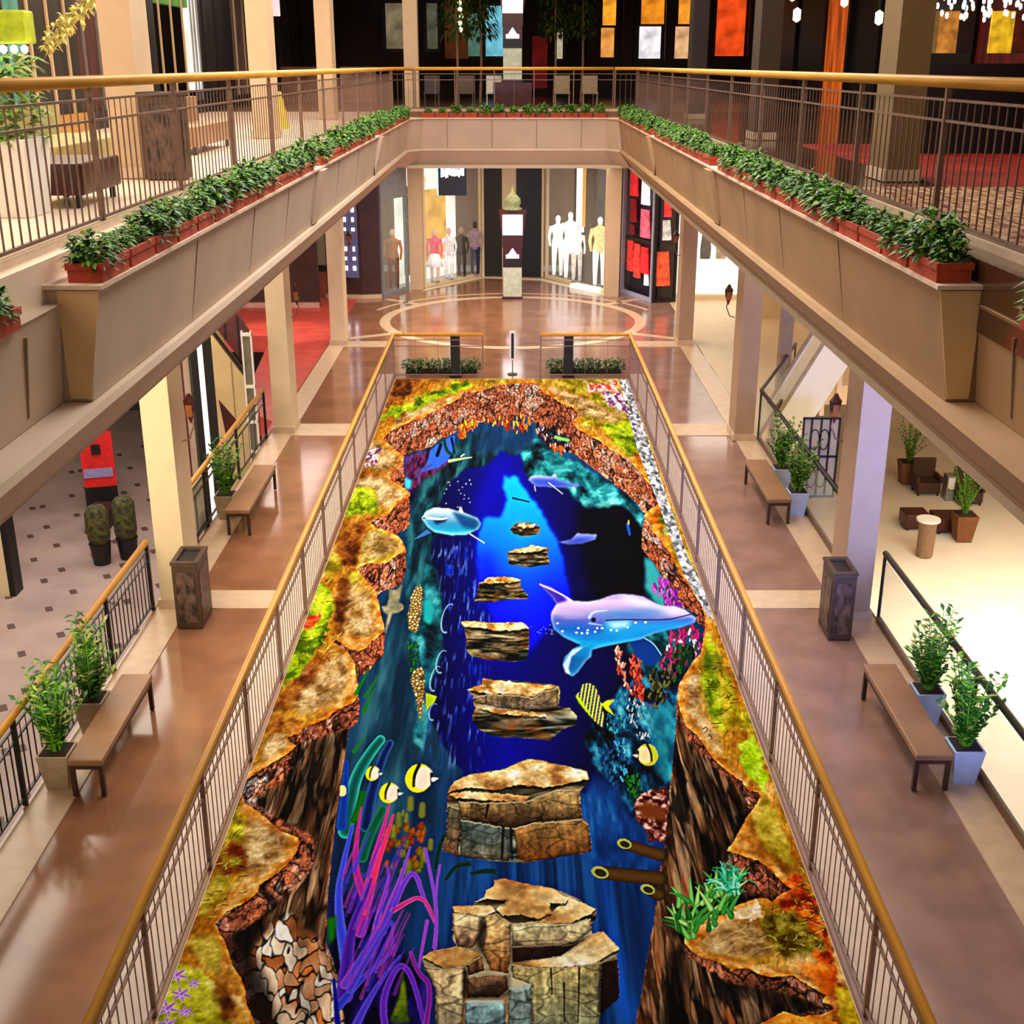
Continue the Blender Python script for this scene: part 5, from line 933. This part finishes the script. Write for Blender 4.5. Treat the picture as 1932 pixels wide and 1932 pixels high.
# ---------------------------------------------------------------- stairs
def stair(label,foot,top,y0,y1,n,side,cap,extra=None):
    (x0,z0),(x1,z1)=foot,top; t=thing('staircase',label,'staircase',(x0,(y0+y1)/2,z0)); m=MB()
    for i in range(n):
        a=x0+(x1-x0)*i/n; b=x0+(x1-x0)*(i+1)/n; z=z0+(z1-z0)*(i+1)/n; m.box(min(a,b),max(a,b),y0+.1,y1-.1,z-.32,z)
    m.build('step',M_strip,t)
    for y in(y0,y1-.06):
        m=MB(); m.add([(x0,y,z0-.5),(x1,y,z1-.5),(x1,y,z1+.95),(x0,y,z0+.95),(x0,y+.06,z0-.5),(x1,y+.06,z1-.5),(x1,y+.06,z1+.95),(x0,y+.06,z0+.95)],[(0,1,2,3),(7,6,5,4),(0,4,5,1),(1,5,6,2),(2,6,7,3),(3,7,4,0)]); m.build('side_panel',side,t)
        MB().bar((x0,y+.03,z0+.98),(x1,y+.03,z1+.98),.08,.06).build('handrail',cap,t)
    return t
stair('white escalator flight rising to the right behind the second right bench',(5.6,-1.0),(7.7,2.9),24.9,26.0,18,E('white_enamel',(252,244,222),.12,amt=.02),M_dark if False else mat('tan_cap',(176,160,130)))
for i,x in enumerate((6.9,7.25,7.6,7.95)):
    t=thing('partition_fin','pale vertical fin behind the white escalator, %s from the left'%['first','second','third','fourth'][i],'fin',(x,26.5,-1),'vertical fins behind the escalator'); MB().box(x,x+.1,26.5,26.75,-.44,4.1).build('fin',M_creamw,t)
# left stair block: cream panels under a dark raking parapet
t=thing('stair_block','cream panelled stair block under a dark raking parapet behind the left railing','staircase',(-5.6,23.2,-1))
m=MB(); m.add([(-5.74,22.9,-5.7),(-5.04,22.9,-5.7),(-5.04,22.9,1.15),(-5.74,22.9,2.2),(-5.74,23.2,-5.7),(-5.04,23.2,-5.7),(-5.04,23.2,1.15),(-5.74,23.2,2.2)],[(0,1,2,3),(7,6,5,4),(0,4,5,1),(1,5,6,2),(2,6,7,3),(3,7,4,0)]); m.build('side_wall',mat('cream_stair_wall',(204,176,128),rough=.6,amt=.1,scale=1.5),t)
MB().bar((-5.8,23.0,2.3),(-5.02,23.0,1.13),.1,.07).build('parapet_cap',M_dark,t)
m=MB(); m.add([(-5.69,22.89,.9),(-5.32,22.89,.42),(-5.6,22.89,.15)],[(0,1,2)]); m.build('dark_inlay',M_maroon,t); MB().box(-5.40,-5.385,22.88,22.9,.55,1.65).build('panel_joint',M_joint,t)
m=MB(); m.add([(-5.78,23.3,2.3),(-5.04,23.3,1.2),(-5.04,23.3,2.1),(-5.55,23.3,3.0),(-5.78,23.3,3.3)],[(0,1,2,3,4)]); m.build('glass_parapet',mat('wine_glass',(96,44,48),rough=.3,amt=.2),t)
for x,z in((-5.55,2.0),(-5.3,1.6)): MB().bar((x,23.28,z),(x,23.28,z+.85),.03).build('baluster',M_dark,t)
t=thing('lift_tower','slim glass and steel tower beside the second left column','tower',(-4.98,23.0,0)); m=MB()
for x in(-5.1,-4.93): m.box(x,x+.03,22.6,22.66,-.3,2.3)
for z in(-.1,.5,1.2,2.2): m.box(-5.1,-4.9,22.59,22.66,z,z+.06)
m.build('frame',M_white,t); MB().box(-5.07,-4.93,22.62,22.64,-.3,2.2).build('glass_pane',mat('smoky_pane',(120,110,95),rough=.2),t)
# storefront panels on the lower left
cols=[((70,44,26),.0),((112,74,44),0),((92,18,26),0),((185,160,140),0),((60,56,34),0),((18,12,10),0),((245,240,225),.9),((24,14,12),0),((240,180,150),.3),((205,170,120),0)]
t=thing('grey_pillar','grey pillar beside the white escalator on the right','column',(5.97,26.3,-.43)); MB().box(5.84,6.1,26.2,26.45,-.44,4.1).build('shaft',mat('warm_grey_pillar',(160,140,122)),t)
t=thing('iron_gate','black ornamental gate with pale panels under the nearest right lantern','gate',(5.8,22,-.8)); MB().box(5.45,6.15,22.05,22.08,-.8,.75).build('pale_panel',M_creamw,t); m=MB()
for x in(5.45,5.6,5.78,5.95,6.12): m.box(x,x+.03,22,22.05,-.8,.78)
for z in(-.8,.0,.75): m.box(5.45,6.15,22,22.05,z,z+.035)
m.build('frame',M_black,t)
for x,z in((5.69,.35),(5.87,.35),(5.69,-.4),(5.87,-.4)): MB().tube([(x+.09*math.cos(a),22.02,z+.2*math.sin(a)) for a in [q*math.pi/6 for q in range(13)]],.012,5).build('scroll',M_black,t)
t=thing('tall_shop_front','tall dark shop front with narrow brown, wine and white uprights beyond the left railing','shop front',(-7.3,27,-2)); xx=-7.9
for i,(c,e) in enumerate(cols):
    w=(.12,.2,.12,.14,.06,.16,.12,.22,.12,.16)[i]; MB().box(xx,xx+w,27,27.1+.05*(i%2),-5.7,4.05).build('upright_panel',mat('upright_%d'%i,c,rough=.5,emit=e,scale=1,stretch=(3,3,.4),amt=.2),t); xx+=w
# ---------------------------------------------------------------- lower hall furniture
def armchair(label,x,y,z,rz=0):
    t=thing('armchair',label,'armchair',(x,y,z)); m=mat('wicker_brown',(70,44,22),rough=.7,amt=.35,scale=25,bump=.4)
    MB().box(x-.36,x+.36,y-.36,y+.36,z+.1,z+.42).build('seat',m,t,bevel=.03); MB().box(x-.36,x+.36,y+.28,y+.4,z+.42,z+1.05).build('backrest',m,t,bevel=.03)
    for q in(-1,1): MB().box(x+q*.36-.05,x+q*.36+.05,y-.36,y+.3,z+.42,z+.62).build('armrest',m,t,bevel=.02)
    for q in(-1,1):
        for w in(-1,1): MB().bar((x+q*.3,y+w*.3,z),(x+q*.3,y+w*.3,z+.1),.05).build('leg',M_dark,t)
armchair('brown wicker armchair on the left of the lower lounge',13.0,36.3,-5.7); armchair('brown wicker armchair on the right of the lower lounge, behind the plant',14.0,35.4,-5.7)
def bench2(label,x0,x1,y0,y1):
    t=thing('lounge_bench',label,'bench',((x0+x1)/2,(y0+y1)/2,-5.7)); MB().box(x0,x1,y0,y1,-5.6,-5.2).build('seat',M_maroon,t,bevel=.03)
    for x in(x0+.1,x1-.1):
        for y in(y0+.1,y1-.1): MB().bar((x,y,-5.7),(x,y,-5.6),.06).build('leg',M_dark,t)
bench2('dark maroon lounge bench in front of the wicker armchairs, left piece',11.35,12.05,32.9,33.6); bench2('dark maroon lounge bench in front of the wicker armchairs, right piece',12.15,13.1,32.6,33.4)
potted('tall bushy plant in a brown pot at the left of the lower lounge',12.7,37.2,-5.7,mat('brown_pot',(120,72,36)),2.3,11,w=.6,ph=.75,sp=.5)
potted('bushy plant in a striped brown pot at the right of the lower lounge',12.75,32.2,-5.7,MATS['brown_pot'],2.4,12,w=.6,ph=.8,sp=.55)
t=thing('ashtray_bin','round bin with a white rim on the bright lower floor','litter bin',(11.3,31.0,-5.7)); MB().lathe([(.2,0),(.22,.05),(.24,1.0),(.3,1.05)],(11.3,31,-5.7),16).build('body',mat('bin_brown',(140,110,84)),t,smooth=True); MB().lathe([(.32,0),(.32,.06),(.1,.06)],(11.3,31,-4.65),16).build('rim',M_white,t)
t=thing('magazine_rack','silver grey magazine rack between the two armchairs','rack',(13.5,36,-5.7)); MB().box(13.38,13.62,35.5,35.9,-5.7,-4.9).build('rack',M_grey,t); MB().box(13.4,13.6,35.45,35.5,-5.3,-4.95).build('magazine',M_white,t)
# poster stand on the lower left
t=thing('poster_stand','red poster stand with a pale stripe on the lower left hall floor','poster stand',(-12.4,34.6,-5.7)); x,y=-12.4,34.6
m=MB(); m.bar((x-.45,y,-4.2),(x+.45,y+.25,-4.2),.06,1.9); m.build('poster',mat('red_poster',(225,30,28),rough=.5),t)
MB().bar((x-.45,y,-5.3),(x+.45,y+.25,-5.3),.08,.7).build('base_panel',M_dark,t); MB().bar((x-.4,y-.06,-4.5),(x+.4,y+.17,-4.5),.02,.28).build('stripe',mat('lilac_stripe',(150,140,190)),t); m=MB(); m.bar((x-.1,y-.05,-3.75),(x+.15,y+.03,-3.75),.02,.3); m.build('figure_mark',M_dark,t); MB().box(x-.3,x+.3,y-.2,y+.4,-5.7,-5.62).build('foot',M_dark,t)
def cyl(label,x,y,h): 
    t=thing('topiary_pot',label,'potted plant',(x,y,-5.7)); MB().lathe([(.22,0),(.28,.55),(.3,.6)],(x,y,-5.7)).build('pot',M_dark,t); MB().lathe([(.26,.6),(.3,.8),(.3,h),(.2,h+.15)],(x,y,-5.7)).build('foliage',mat('dark_topiary',(30,36,16),rgb2=(90,84,34),scale=9,rough=.9),t,smooth=True)
cyl('dark clipped shrub in a pot left of the pair below the left railing',-11.1,30.5,1.5); cyl('dark clipped shrub in a pot right of the pair below the left railing',-10.5,30.9,1.6)
t=thing('seat_block','dark wooden seat block behind the clipped shrubs on the lower left floor','seat',(-12.1,33.4,-5.7)); MB().box(-12.3,-11.7,32.8,33.8,-5.7,-5.1).build('block',mat('dark_walnut',(50,28,24),amt=.3),t)
t=thing('hall_pillar','pale pillar at the left picture border on the lower floor','column',(-12.95,28.5,-5.7)); MB().box(-13.4,-12.75,28.3,28.8,-5.7,-2.7).build('shaft',M_creamw,t); MB().box(-12.75,-12.6,28.3,28.8,-5.7,-2.5).build('edge',M_dark,t)
# ---------------------------------------------------------------- gallery furniture, left
t=thing('white_planter','white planter box with a big yellow green plant on the left gallery','planter',(-4.6,11.3,ZU)); x,y=-4.6,11.5
MB().taper(x,y,ZU,ZU+.68,.52,.62).build('pot',M_white,t,bevel=.01)
m=[MB(),MB()]; r=random.Random(5)
for k in range(420):
    a=r.uniform(0,6.283); q=r.random()**.5*.34; m[k%2].leaf((x+q*math.cos(a),y+q*math.sin(a),ZU+.62+r.uniform(0,.72)),(math.cos(a),math.sin(a),r.uniform(-.1,1)),.17,.08,.3)
m[0].build('foliage',M_leaf[2],t); m[1].build('foliage',M_leaf[1],t)
def gseat(label,x0,x1,y0,y1,back,mm):
    t=thing('gallery_bench',label,'seat',((x0+x1)/2,(y0+y1)/2,ZU)); MB().box(x0,x1,y0,y1,ZU+.12,ZU+.42).build('seat',mm,t,bevel=.02)
    if back: MB().box(x0-.08,x0,y0,y1,ZU+.3,ZU+.8).build('backrest',mm,t)
    for x in(x0+.08,x1-.08):
        for y in(y0+.08,y1-.08): MB().bar((x,y,ZU),(x,y,ZU+.12),.05).build('leg',M_dark,t)
gseat('dark maroon seat on the left gallery in front of the white planter',-4.75,-4.1,12.0,13.2,False,M_maroon)
gseat('slatted brown seat on the left gallery beyond the litter bin',-5.3,-4.75,19.2,21.6,True,M_bench)
gseat('olive cushioned bench on the left gallery behind the white planter',-6.2,-5.2,14.5,17.5,True,mat('olive_cushion',(150,135,80)))
t=thing('wet_floor_sign','yellow folding floor sign on the left gallery by the second column','sign',(-5.0,27.5,ZU)); MB().taper(-5.0,27.5,ZU,ZU+.75,.36,.12,.3,.05).build('board',mat('safety_yellow',(225,180,50)),t)
t=thing('signpost','white sign on a thin post on the left gallery beside the yellow sign','sign',(-4.9,26.6,ZU)); MB().bar((-4.9,26.6,ZU),(-4.9,26.6,7.9),.05).build('post',M_white,t); MB().box(-5.15,-4.7,26.57,26.63,7.9,8.6).build('sign_board',mat('lilac_board',(190,180,200),emit=.2),t)
# left gallery shop wall, panel by panel
lw=[(15,20,(20,34,24),0,'dark green louvred'),(20,24,(60,120,110),.25,'teal'),(24,27,(26,20,14),0,'near-black slatted'),(27,30,(66,26,18),0,'oxblood'),(30,33,(16,10,8),0,'black'),(33,36.5,(60,120,36),.2,'bright green'),(36.5,37.6,(235,235,220),.8,'white lit'),(37.6,42,(30,22,26),0,'charcoal'),(42,46,(120,95,90),0,'mauve'),(46,50,(20,14,12),0,'ebony'),(50,55.9,(98,78,56),0,'umber')]
for i,(y0,y1,c,e,nm) in enumerate(lw):
    t=thing('shop_bay','%s shop bay on the left gallery wall'%nm,'shop front',(-9,(y0+y1)/2,ZU),'shop bays along the left gallery'); z0={5:8.45,6:6.3}.get(i,ZU)
    MB().box(-9.2,-9,y0,y1,z0,9.85).build('panel',mat('bay_%d'%i,c,rough=.5,emit=e,scale=1.2,stretch=(1,4,.5),amt=.5),t)
    m=MB()
    for k in range(3): yy=y0+(y1-y0)*(k+.3)/3; m.box(-9.0,-8.96,yy,yy+.08,ZU,9.85)
    m.build('mullion',[M_grey,M_dark,M_colu][i%3],t)
    MB().box(-9.0,-8.8,y0,y1,ZU,ZU+.35).build('sill',mat('ochre_sill',(176,128,60)) if i<3 else M_dark,t)
t=thing('kiosk_canopy','yellow green kiosk canopy at the upper left picture corner','canopy',(-8,21,7.3)); MB().box(-8.6,-7.75,20.9,21.3,7.3,7.8).build('canopy',mat('lime_canopy',(150,165,20),amt=.2,emit=.15),t,bevel=.04)
for k in range(5):
    m=MB(); m.lathe([(.02,0),(.06,.04),(.06,.1),(.02,.13)],(-8.5+k*.17,20.9,7.15),8)
    tag(m.build('bulb',E('bulb_white',(255,250,240),4)),'small white bulb under the lime canopy, %s from the left'%['first','second','third','fourth','fifth'][k],'bulb','bulbs under the lime canopy')
t=thing('leaf_garland','pale leafy garland slanting up over the upper left gallery','garland',(-7.5,21,8)); m=MB(); r=random.Random(8)
for k in range(260):
    f=r.random(); m.leaf((-7.9+1.15*f+r.uniform(-.1,.1),22+r.uniform(-.1,.1),7.25+1.0*f+r.uniform(-.12,.12)),(r.uniform(-1,1),r.uniform(-1,1),r.uniform(-1,1)),.16,.08)
m.build('foliage',mat('pale_garland',(190,175,95),amt=.4,scale=9,emit=.15),t)
# ---------------------------------------------------------------- far gallery
struct('wall_far_gallery',MB().box(-16,16,56,56.3,ZU,9.9),mat('far_gallery_wall',(70,52,40),rough=.8,amt=.3,scale=.6))
def fpanel(label,x0,x1,y,z0,z1,c,e,nm='wall_panel',cat='panel',fr=None,grp=None):
    t=thing(nm,label,cat,((x0+x1)/2,y,z0),grp)
    if fr: MB().box(x0-.15,x1+.15,y-.02,y+.02,z0-.15,z1+.15).build('frame',fr,t)
    MB().box(x0,x1,y-.05,y-.02,z0,z1).build('pane',mat('fp_%d_%d_%d_%d'%(c[0],c[1],c[2],int(e*10)),c,rough=.5,emit=e,scale=1.6,amt=.45),t); return t
fpanel('cream panel in a thick black frame on the far gallery wall, left',-5.4,-4.15,55.97,7.6,9.4,(176,156,118),.3,fr=M_dark)
fpanel('narrow greenish panel in a black frame right of the cream one',-3.65,-3.2,55.97,7.6,9.4,(130,130,100),.25,fr=M_dark)
fpanel('rust brown panel on the far gallery wall left of the trees',-2.9,-1.9,55.97,7.2,9.6,(120,60,26),.2)
fpanel('pale cyan lit window behind the trees on the far gallery',-1.15,-.35,55.99,7.3,9.3,(110,190,210),.8,nm='lit_window',cat='window')
fpanel('sea green lit window behind the left tree on the far gallery',-1.95,-1.3,55.99,7.3,9.0,(100,150,130),.4,nm='lit_window',cat='window')
fpanel('deep red panel right of the far totem',.85,1.5,55.99,6.0,8.1,(120,14,14),.3)
fpanel('thin pale lit panel beside the red panel on the far gallery',1.9,2.15,55.99,7.2,8.4,(210,200,170),.6)
struct('wall_far_right',MB().box(3.3,14,54.7,54.9,ZU,9.88),mat('oxblood_wall',(44,12,8),rough=.6))
for j,(x0,x1,c,z0,z1,e,nm) in enumerate(((3.75,4.3,(235,150,40),8.5,9.85,1.1,'upper amber'),(3.7,4.25,(235,150,70),7.25,8.4,.9,'lower amber'),(5.35,6.3,(225,130,30),8.55,9.85,1.0,'upper golden'),(5.3,6.2,(235,225,235),7.2,8.45,1.0,'lower white'),(6.9,7.45,(230,140,40),8.55,9.85,1.1,'second upper golden'),(6.8,7.4,(225,170,120),7.2,8.45,.9,'lower yellow and pink'),(8.5,9.7,(225,70,20),7.3,9.85,.9,'tall fiery orange'),(10.3,10.9,(120,14,6),7.2,9.85,.5,'dark red'))):
    fpanel('%s glowing window on the far right gallery'%nm,x0,x1,54.72,z0,z1,c,e,nm='glowing_window',cat='window',grp='glowing windows at the far right')
for j,x in enumerate((3.35,4.8,6.55,8.05,10.0)):
    t=thing('dark_pier','dark red-brown pier between glowing windows, %s from the left'%['first','second','third','fourth','fifth'][j],'pier',(x,54.3,ZU),'piers between the glowing windows'); MB().box(x-.2,x+.2,54.3,54.66,ZU,9.85).build('shaft',mat('oxblood_pier',(48,12,8)),t)
def tree(label,x,y,h,seed):
    t=thing('gallery_tree',label,'tree',(x,y,ZU)); r=random.Random(seed); MB().tube([(x,y,ZU),(x+.05,y,ZU+1.3),(x,y,h)],.06,7,.03).build('trunk',mat('tree_trunk',(170,130,100)),t)
    m=[MB(),MB()]
    for k in range(420):
        a=r.uniform(0,6.283); q=r.random()**.5*.55; z=r.uniform(7.9,h+.3); m[k%2].leaf((x+q*math.cos(a),y+q*math.sin(a),z),(math.cos(a),math.sin(a),r.uniform(-1.2,.3)),.26,.1,.4)
    m[0].build('foliage',M_leaf[0],t); m[1].build('foliage',mat('leaf_olive',(96,96,30),amt=.4,scale=9),t)
    return t
tree('leafy indoor tree wrapped in lights left of the far gallery totem',-1.95,45,9.9,1); tree('darker indoor tree just left of the far gallery totem',-1.15,46,9.9,2); tree('dark indoor tree right of the far gallery totem',1.5,46.5,9.9,3); tree('second dark indoor tree right of the far gallery totem',2.5,47,9.9,4)
r=random.Random(4)
for k in range(9):
    tag(MB().lathe([(.01,0),(.07,.05),(.07,.12),(.01,.17)],(-1.72+r.uniform(-.08,.08),44.5,8.0+k*.21),8).build('tree_light',E('bulb_warm',(255,235,170),2.5)),'small warm light climbing the left far tree, %s from the bottom'%(['first']+ORD[1:])[k],'light','lights on the left far tree')
for j,(x,c) in enumerate(((-2.6,(70,60,60)),(-1.5,(90,70,60)),(1.6,(150,130,100)),(2.5,(150,130,100)),(-.6,(210,200,190)))):
    t=thing('cafe_chair','%s café chair behind the far gallery railing, %s from the left'%(['dark grey','brown','fawn','sand','white-topped'][j],['first','second','fourth','fifth','third'][j]),'chair',(x,41.5,ZU),'chairs behind the far railing'); mm=mat('cafe_%d'%j,c)
    MB().box(x-.25,x+.25,41.3,41.8,ZU+.4,ZU+.46).build('seat',mm,t); MB().box(x-.25,x+.25,41.76,41.82,ZU+.46,ZU+.95).build('backrest',mm,t)
    for q in(-1,1):
        for w in(-1,1): MB().bar((x+q*.22,41.55+w*.22,ZU),(x+q*.22,41.55+w*.22,ZU+.4),.03).build('leg',mm,t)
for j,(x,w,c) in enumerate(((-7.6,1.6,(120,70,40)),(-5.6,1.3,(150,110,90)))): 
    fpanel('%s low counter at the far left of the gallery'%['rust brown','pinkish brown'][j],x-w/2,x+w/2,47,ZU,ZU+1.2,c,.1,nm='counter',cat='counter')
# right gallery: dark cafe with lights
rw=[(14,19,(70,30,14),.0,'brown'),(19,23,(120,12,10),.35,'crimson'),(23,27,(90,8,6),.3,'dark crimson'),(27,31,(18,8,6),0,'black'),(31,34,(60,14,8),.1,'maroon'),(34,37,(22,10,8),0,'near-black'),(37,40,(190,80,20),.6,'glowing orange'),(40,44,(26,10,8),0,'dark brown'),(44,50,(50,14,8),0,'oxblood')]
for i,(y0,y1,c,e,nm) in enumerate(rw):
    t=thing('shop_bay','%s bay on the right gallery wall'%nm,'shop front',(9.6,(y0+y1)/2,ZU),'shop bays along the right gallery'); MB().box(9.6,9.8,y0,y1,ZU,9.85).build('panel',mat('rbay_%d'%i,c,rough=.5,emit=e,scale=1.2,stretch=(1,4,.5),amt=.6),t)
    MB().box(9.5,9.6,y0,y0+.25,ZU,9.85).build('pilaster',M_dark,t)
r=random.Random(17); n=0
for row in range(3):
    for k in range(22):
        x=5.95+k*.068+r.uniform(-.03,.03); y=18+r.uniform(-.4,.4); z=7.58+row*.1+r.uniform(-.04,.04); c=[(255,255,255),(255,225,190),(200,225,255),(255,170,130),(255,250,235)][r.randrange(5)]; n+=1
        t=thing('string_light_bulb','small %s bulb, %s from the left in the %s row of string lights'%({255:'white',190:'warm',130:'orange',235:'creamy'}.get(c[2],'white') if c[0]>220 else 'bluish',(['first']+[ordn(q) for q in range(1,22)])[k],('lowest','middle','top')[row]),'bulb',(x,y,z),'string lights over the right gallery bar'); MB().lathe([(.01,0),(.022,.02),(.022,.06),(.01,.08)],(x,y,z),6).build('glass',E('string_bulb_%d'%c[2],c,4),t); MB().bar((x,y,z+.08),(x,y,9.89),.006).build('cord',M_dark,t)
t=thing('bar_backdrop','golden and amber lit bar backdrop under the string lights','backdrop',(7.5,20,6.9)); 
for k,(x0,x1,c,e) in enumerate(((6.2,6.5,(120,90,40),.4),(6.5,6.8,(170,110,40),.6),(6.8,7.05,(40,14,8),0),(7.3,7.65,(210,165,30),.7),(7.65,8.2,(90,30,12),.25),(8.2,9.2,(50,18,8),.1))): MB().box(x0,x1,20,20.05,7.15,7.75).build('panel',mat('bar_%d'%k,c,emit=e,amt=.4),t)
MB().box(6.0,9.3,19.6,19.9,ZU,7.0).build('counter',M_dark,t)
struct('floor',MB().box(4.9,9.3,14.2,22,ZU,ZU+.006),mat('painted_red_reflection',(150,26,8),rough=.5,amt=.3,scale=1.5))  # reflection of the red wall, painted as a thin floor sheet
t=thing('painted_reflection','painted floor reflection speckled red, pink and cream on the right gallery by the column','painted_reflection',(5,12,ZU)); MB().box(3.85,6.4,8.8,14.1,ZU,ZU+.012).build('reflection_sheet',mat('speckled_reflection',(120,26,20),rgb2=(236,196,150),rough=.25,scale=5,stretch=(3,.8,1),detail=4),t)  # coloured reflections of the string lights, painted as a sheet on the floor
t=thing('lit_menu_pillar','slim white lit pillar left of the right gallery column','light pillar',(4.75,16.4,ZU)); MB().box(4.7,4.82,16.4,16.5,ZU+.3,7.35).build('lamp',E('menu_light',(240,240,255),1.6),t); MB().box(4.66,4.86,16.35,16.55,ZU,ZU+.3).build('base',M_grey,t)
for j,(x,y,z) in enumerate(((7.2,34,8.5),(7.35,34,8.0),(8.8,35,8.4),(9.2,33,7.9),(9.3,31,7.8))):
    t=thing('pendant_lamp','small glowing pendant in the dark right gallery, %s from the left'%['first','second','third','fourth','fifth'][j],'lamp',(x,y,z),'pendants in the dark right gallery'); MB().lathe([(.01,0),(.1,.06),(.1,.3),(.01,.36)],(x,y,z),8).build('lamp_shade',E('pendant_glow',(255,225,170),3),t); MB().bar((x,y,z+.36),(x,y,9.89),.012).build('cord',M_dark,t)
# ---------------------------------------------------------------- the printed floor picture
def mural():
    s=paint(); NR,NC=1080,740
    H=7.0; th=0.35247; c_,s_=math.cos(th),math.sin(th)
    Y=np.empty(NR); vv=np.linspace(715.5,1990,NR)          # rows closer together towards the far end
    y_=-(vv-966)/2300; dz=-s_+y_*c_; Y=(c_+y_*s_)*(-H/dz)
    X=np.linspace(-2.765,2.705,NC)
    XX,YY=np.meshgrid(X,Y); dep=YY*c_+H*s_; U=967+2300*XX/dep; V=966-2300*(YY*s_-H*c_)/dep
    gx=np.clip((U-s.U0)/s.ST,0,s.nw-1.01); gy=np.clip((V-s.V0)/s.ST,0,s.nh-1.01); ix=gx.astype(int); iy=gy.astype(int); fx=(gx-ix)[...,None]; fy=(gy-iy)[...,None]
    c=s.c; col=(c[iy,ix]*(1-fx)+c[iy,ix+1]*fx)*(1-fy)+(c[iy+1,ix]*(1-fx)+c[iy+1,ix+1]*fx)*fy
    col=np.clip(col,0,255)/255; g=np.where(col<=.04045,col/12.92,((col+.055)/1.055)**2.4)**1.12*INK
    lab=s.lab[np.round(gy).astype(int),np.round(gx).astype(int)]
    fl=lab[:-1,:-1].ravel(); idx=np.arange(NR*NC).reshape(NR,NC)
    quad=np.stack([idx[1:,:-1],idx[1:,1:],idx[:-1,1:],idx[:-1,:-1]],-1).reshape(-1,4)
    co=np.stack([XX.ravel(),YY.ravel(),np.full(NR*NC,.012)],-1)
    t=thing('floor_mural','huge printed floor picture of an underwater cave with stepping stones and dolphins','floor picture',(0,17,0))
    m=bpy.data.materials.new('printed_vinyl'); m.use_nodes=True; nt=m.node_tree; b=nt.nodes['Principled BSDF']; at=nt.nodes.new('ShaderNodeAttribute'); at.attribute_name='ink'
    nz=nt.nodes.new('ShaderNodeTexNoise'); nz.inputs['Scale'].default_value=55; mx=nt.nodes.new('ShaderNodeMix'); mx.data_type='RGBA'; mx.blend_type='MULTIPLY'; mx.inputs[0].default_value=.10
    nt.links.new(at.outputs['Color'],mx.inputs[6]); nt.links.new(nz.outputs['Color'],mx.inputs[7]); nt.links.new(mx.outputs[2],b.inputs['Base Color'])
    b.inputs['Roughness'].default_value=.75; b.inputs['Specular IOR Level'].default_value=.02
    MB().box(-2.77,2.71,6.9,28.13,.001,.011).build('backing_sheet',M_white,t)
    names=s.names; o3=np.array((0,17,0))
    for k,n in enumerate(names):
        q=quad[fl==k]
        if len(q)==0: continue
        used,inv=np.unique(q,return_inverse=True); me=bpy.data.meshes.new(n); v=co[used]-o3; inv=inv.reshape(-1)
        me.vertices.add(len(used)); me.vertices.foreach_set('co',v.ravel()); me.loops.add(len(inv)); me.loops.foreach_set('vertex_index',inv.astype(np.int32)); me.polygons.add(len(q)); me.polygons.foreach_set('loop_start',np.arange(0,len(inv),4,dtype=np.int32)); me.polygons.foreach_set('loop_total',np.full(len(q),4,dtype=np.int32))
        me.update(calc_edges=True); a=me.color_attributes.new('ink','FLOAT_COLOR','POINT'); rg=np.ones((len(used),4),np.float32); rg[:,:3]=g.reshape(-1,3)[used]; a.data.foreach_set('color',rg.ravel())
        me.materials.append(m); base=n.split('|')[0]; o=bpy.data.objects.new(base,me); o.parent=t; C.objects.link(o)
        if '|' in n and len(n.split('|'))>2: o['label']=n.split('|')[2]
    return t
INK=np.array((.95,.97,1.05))
mural()
for o in bpy.data.objects:
    if '_w' in o: del o['_w']
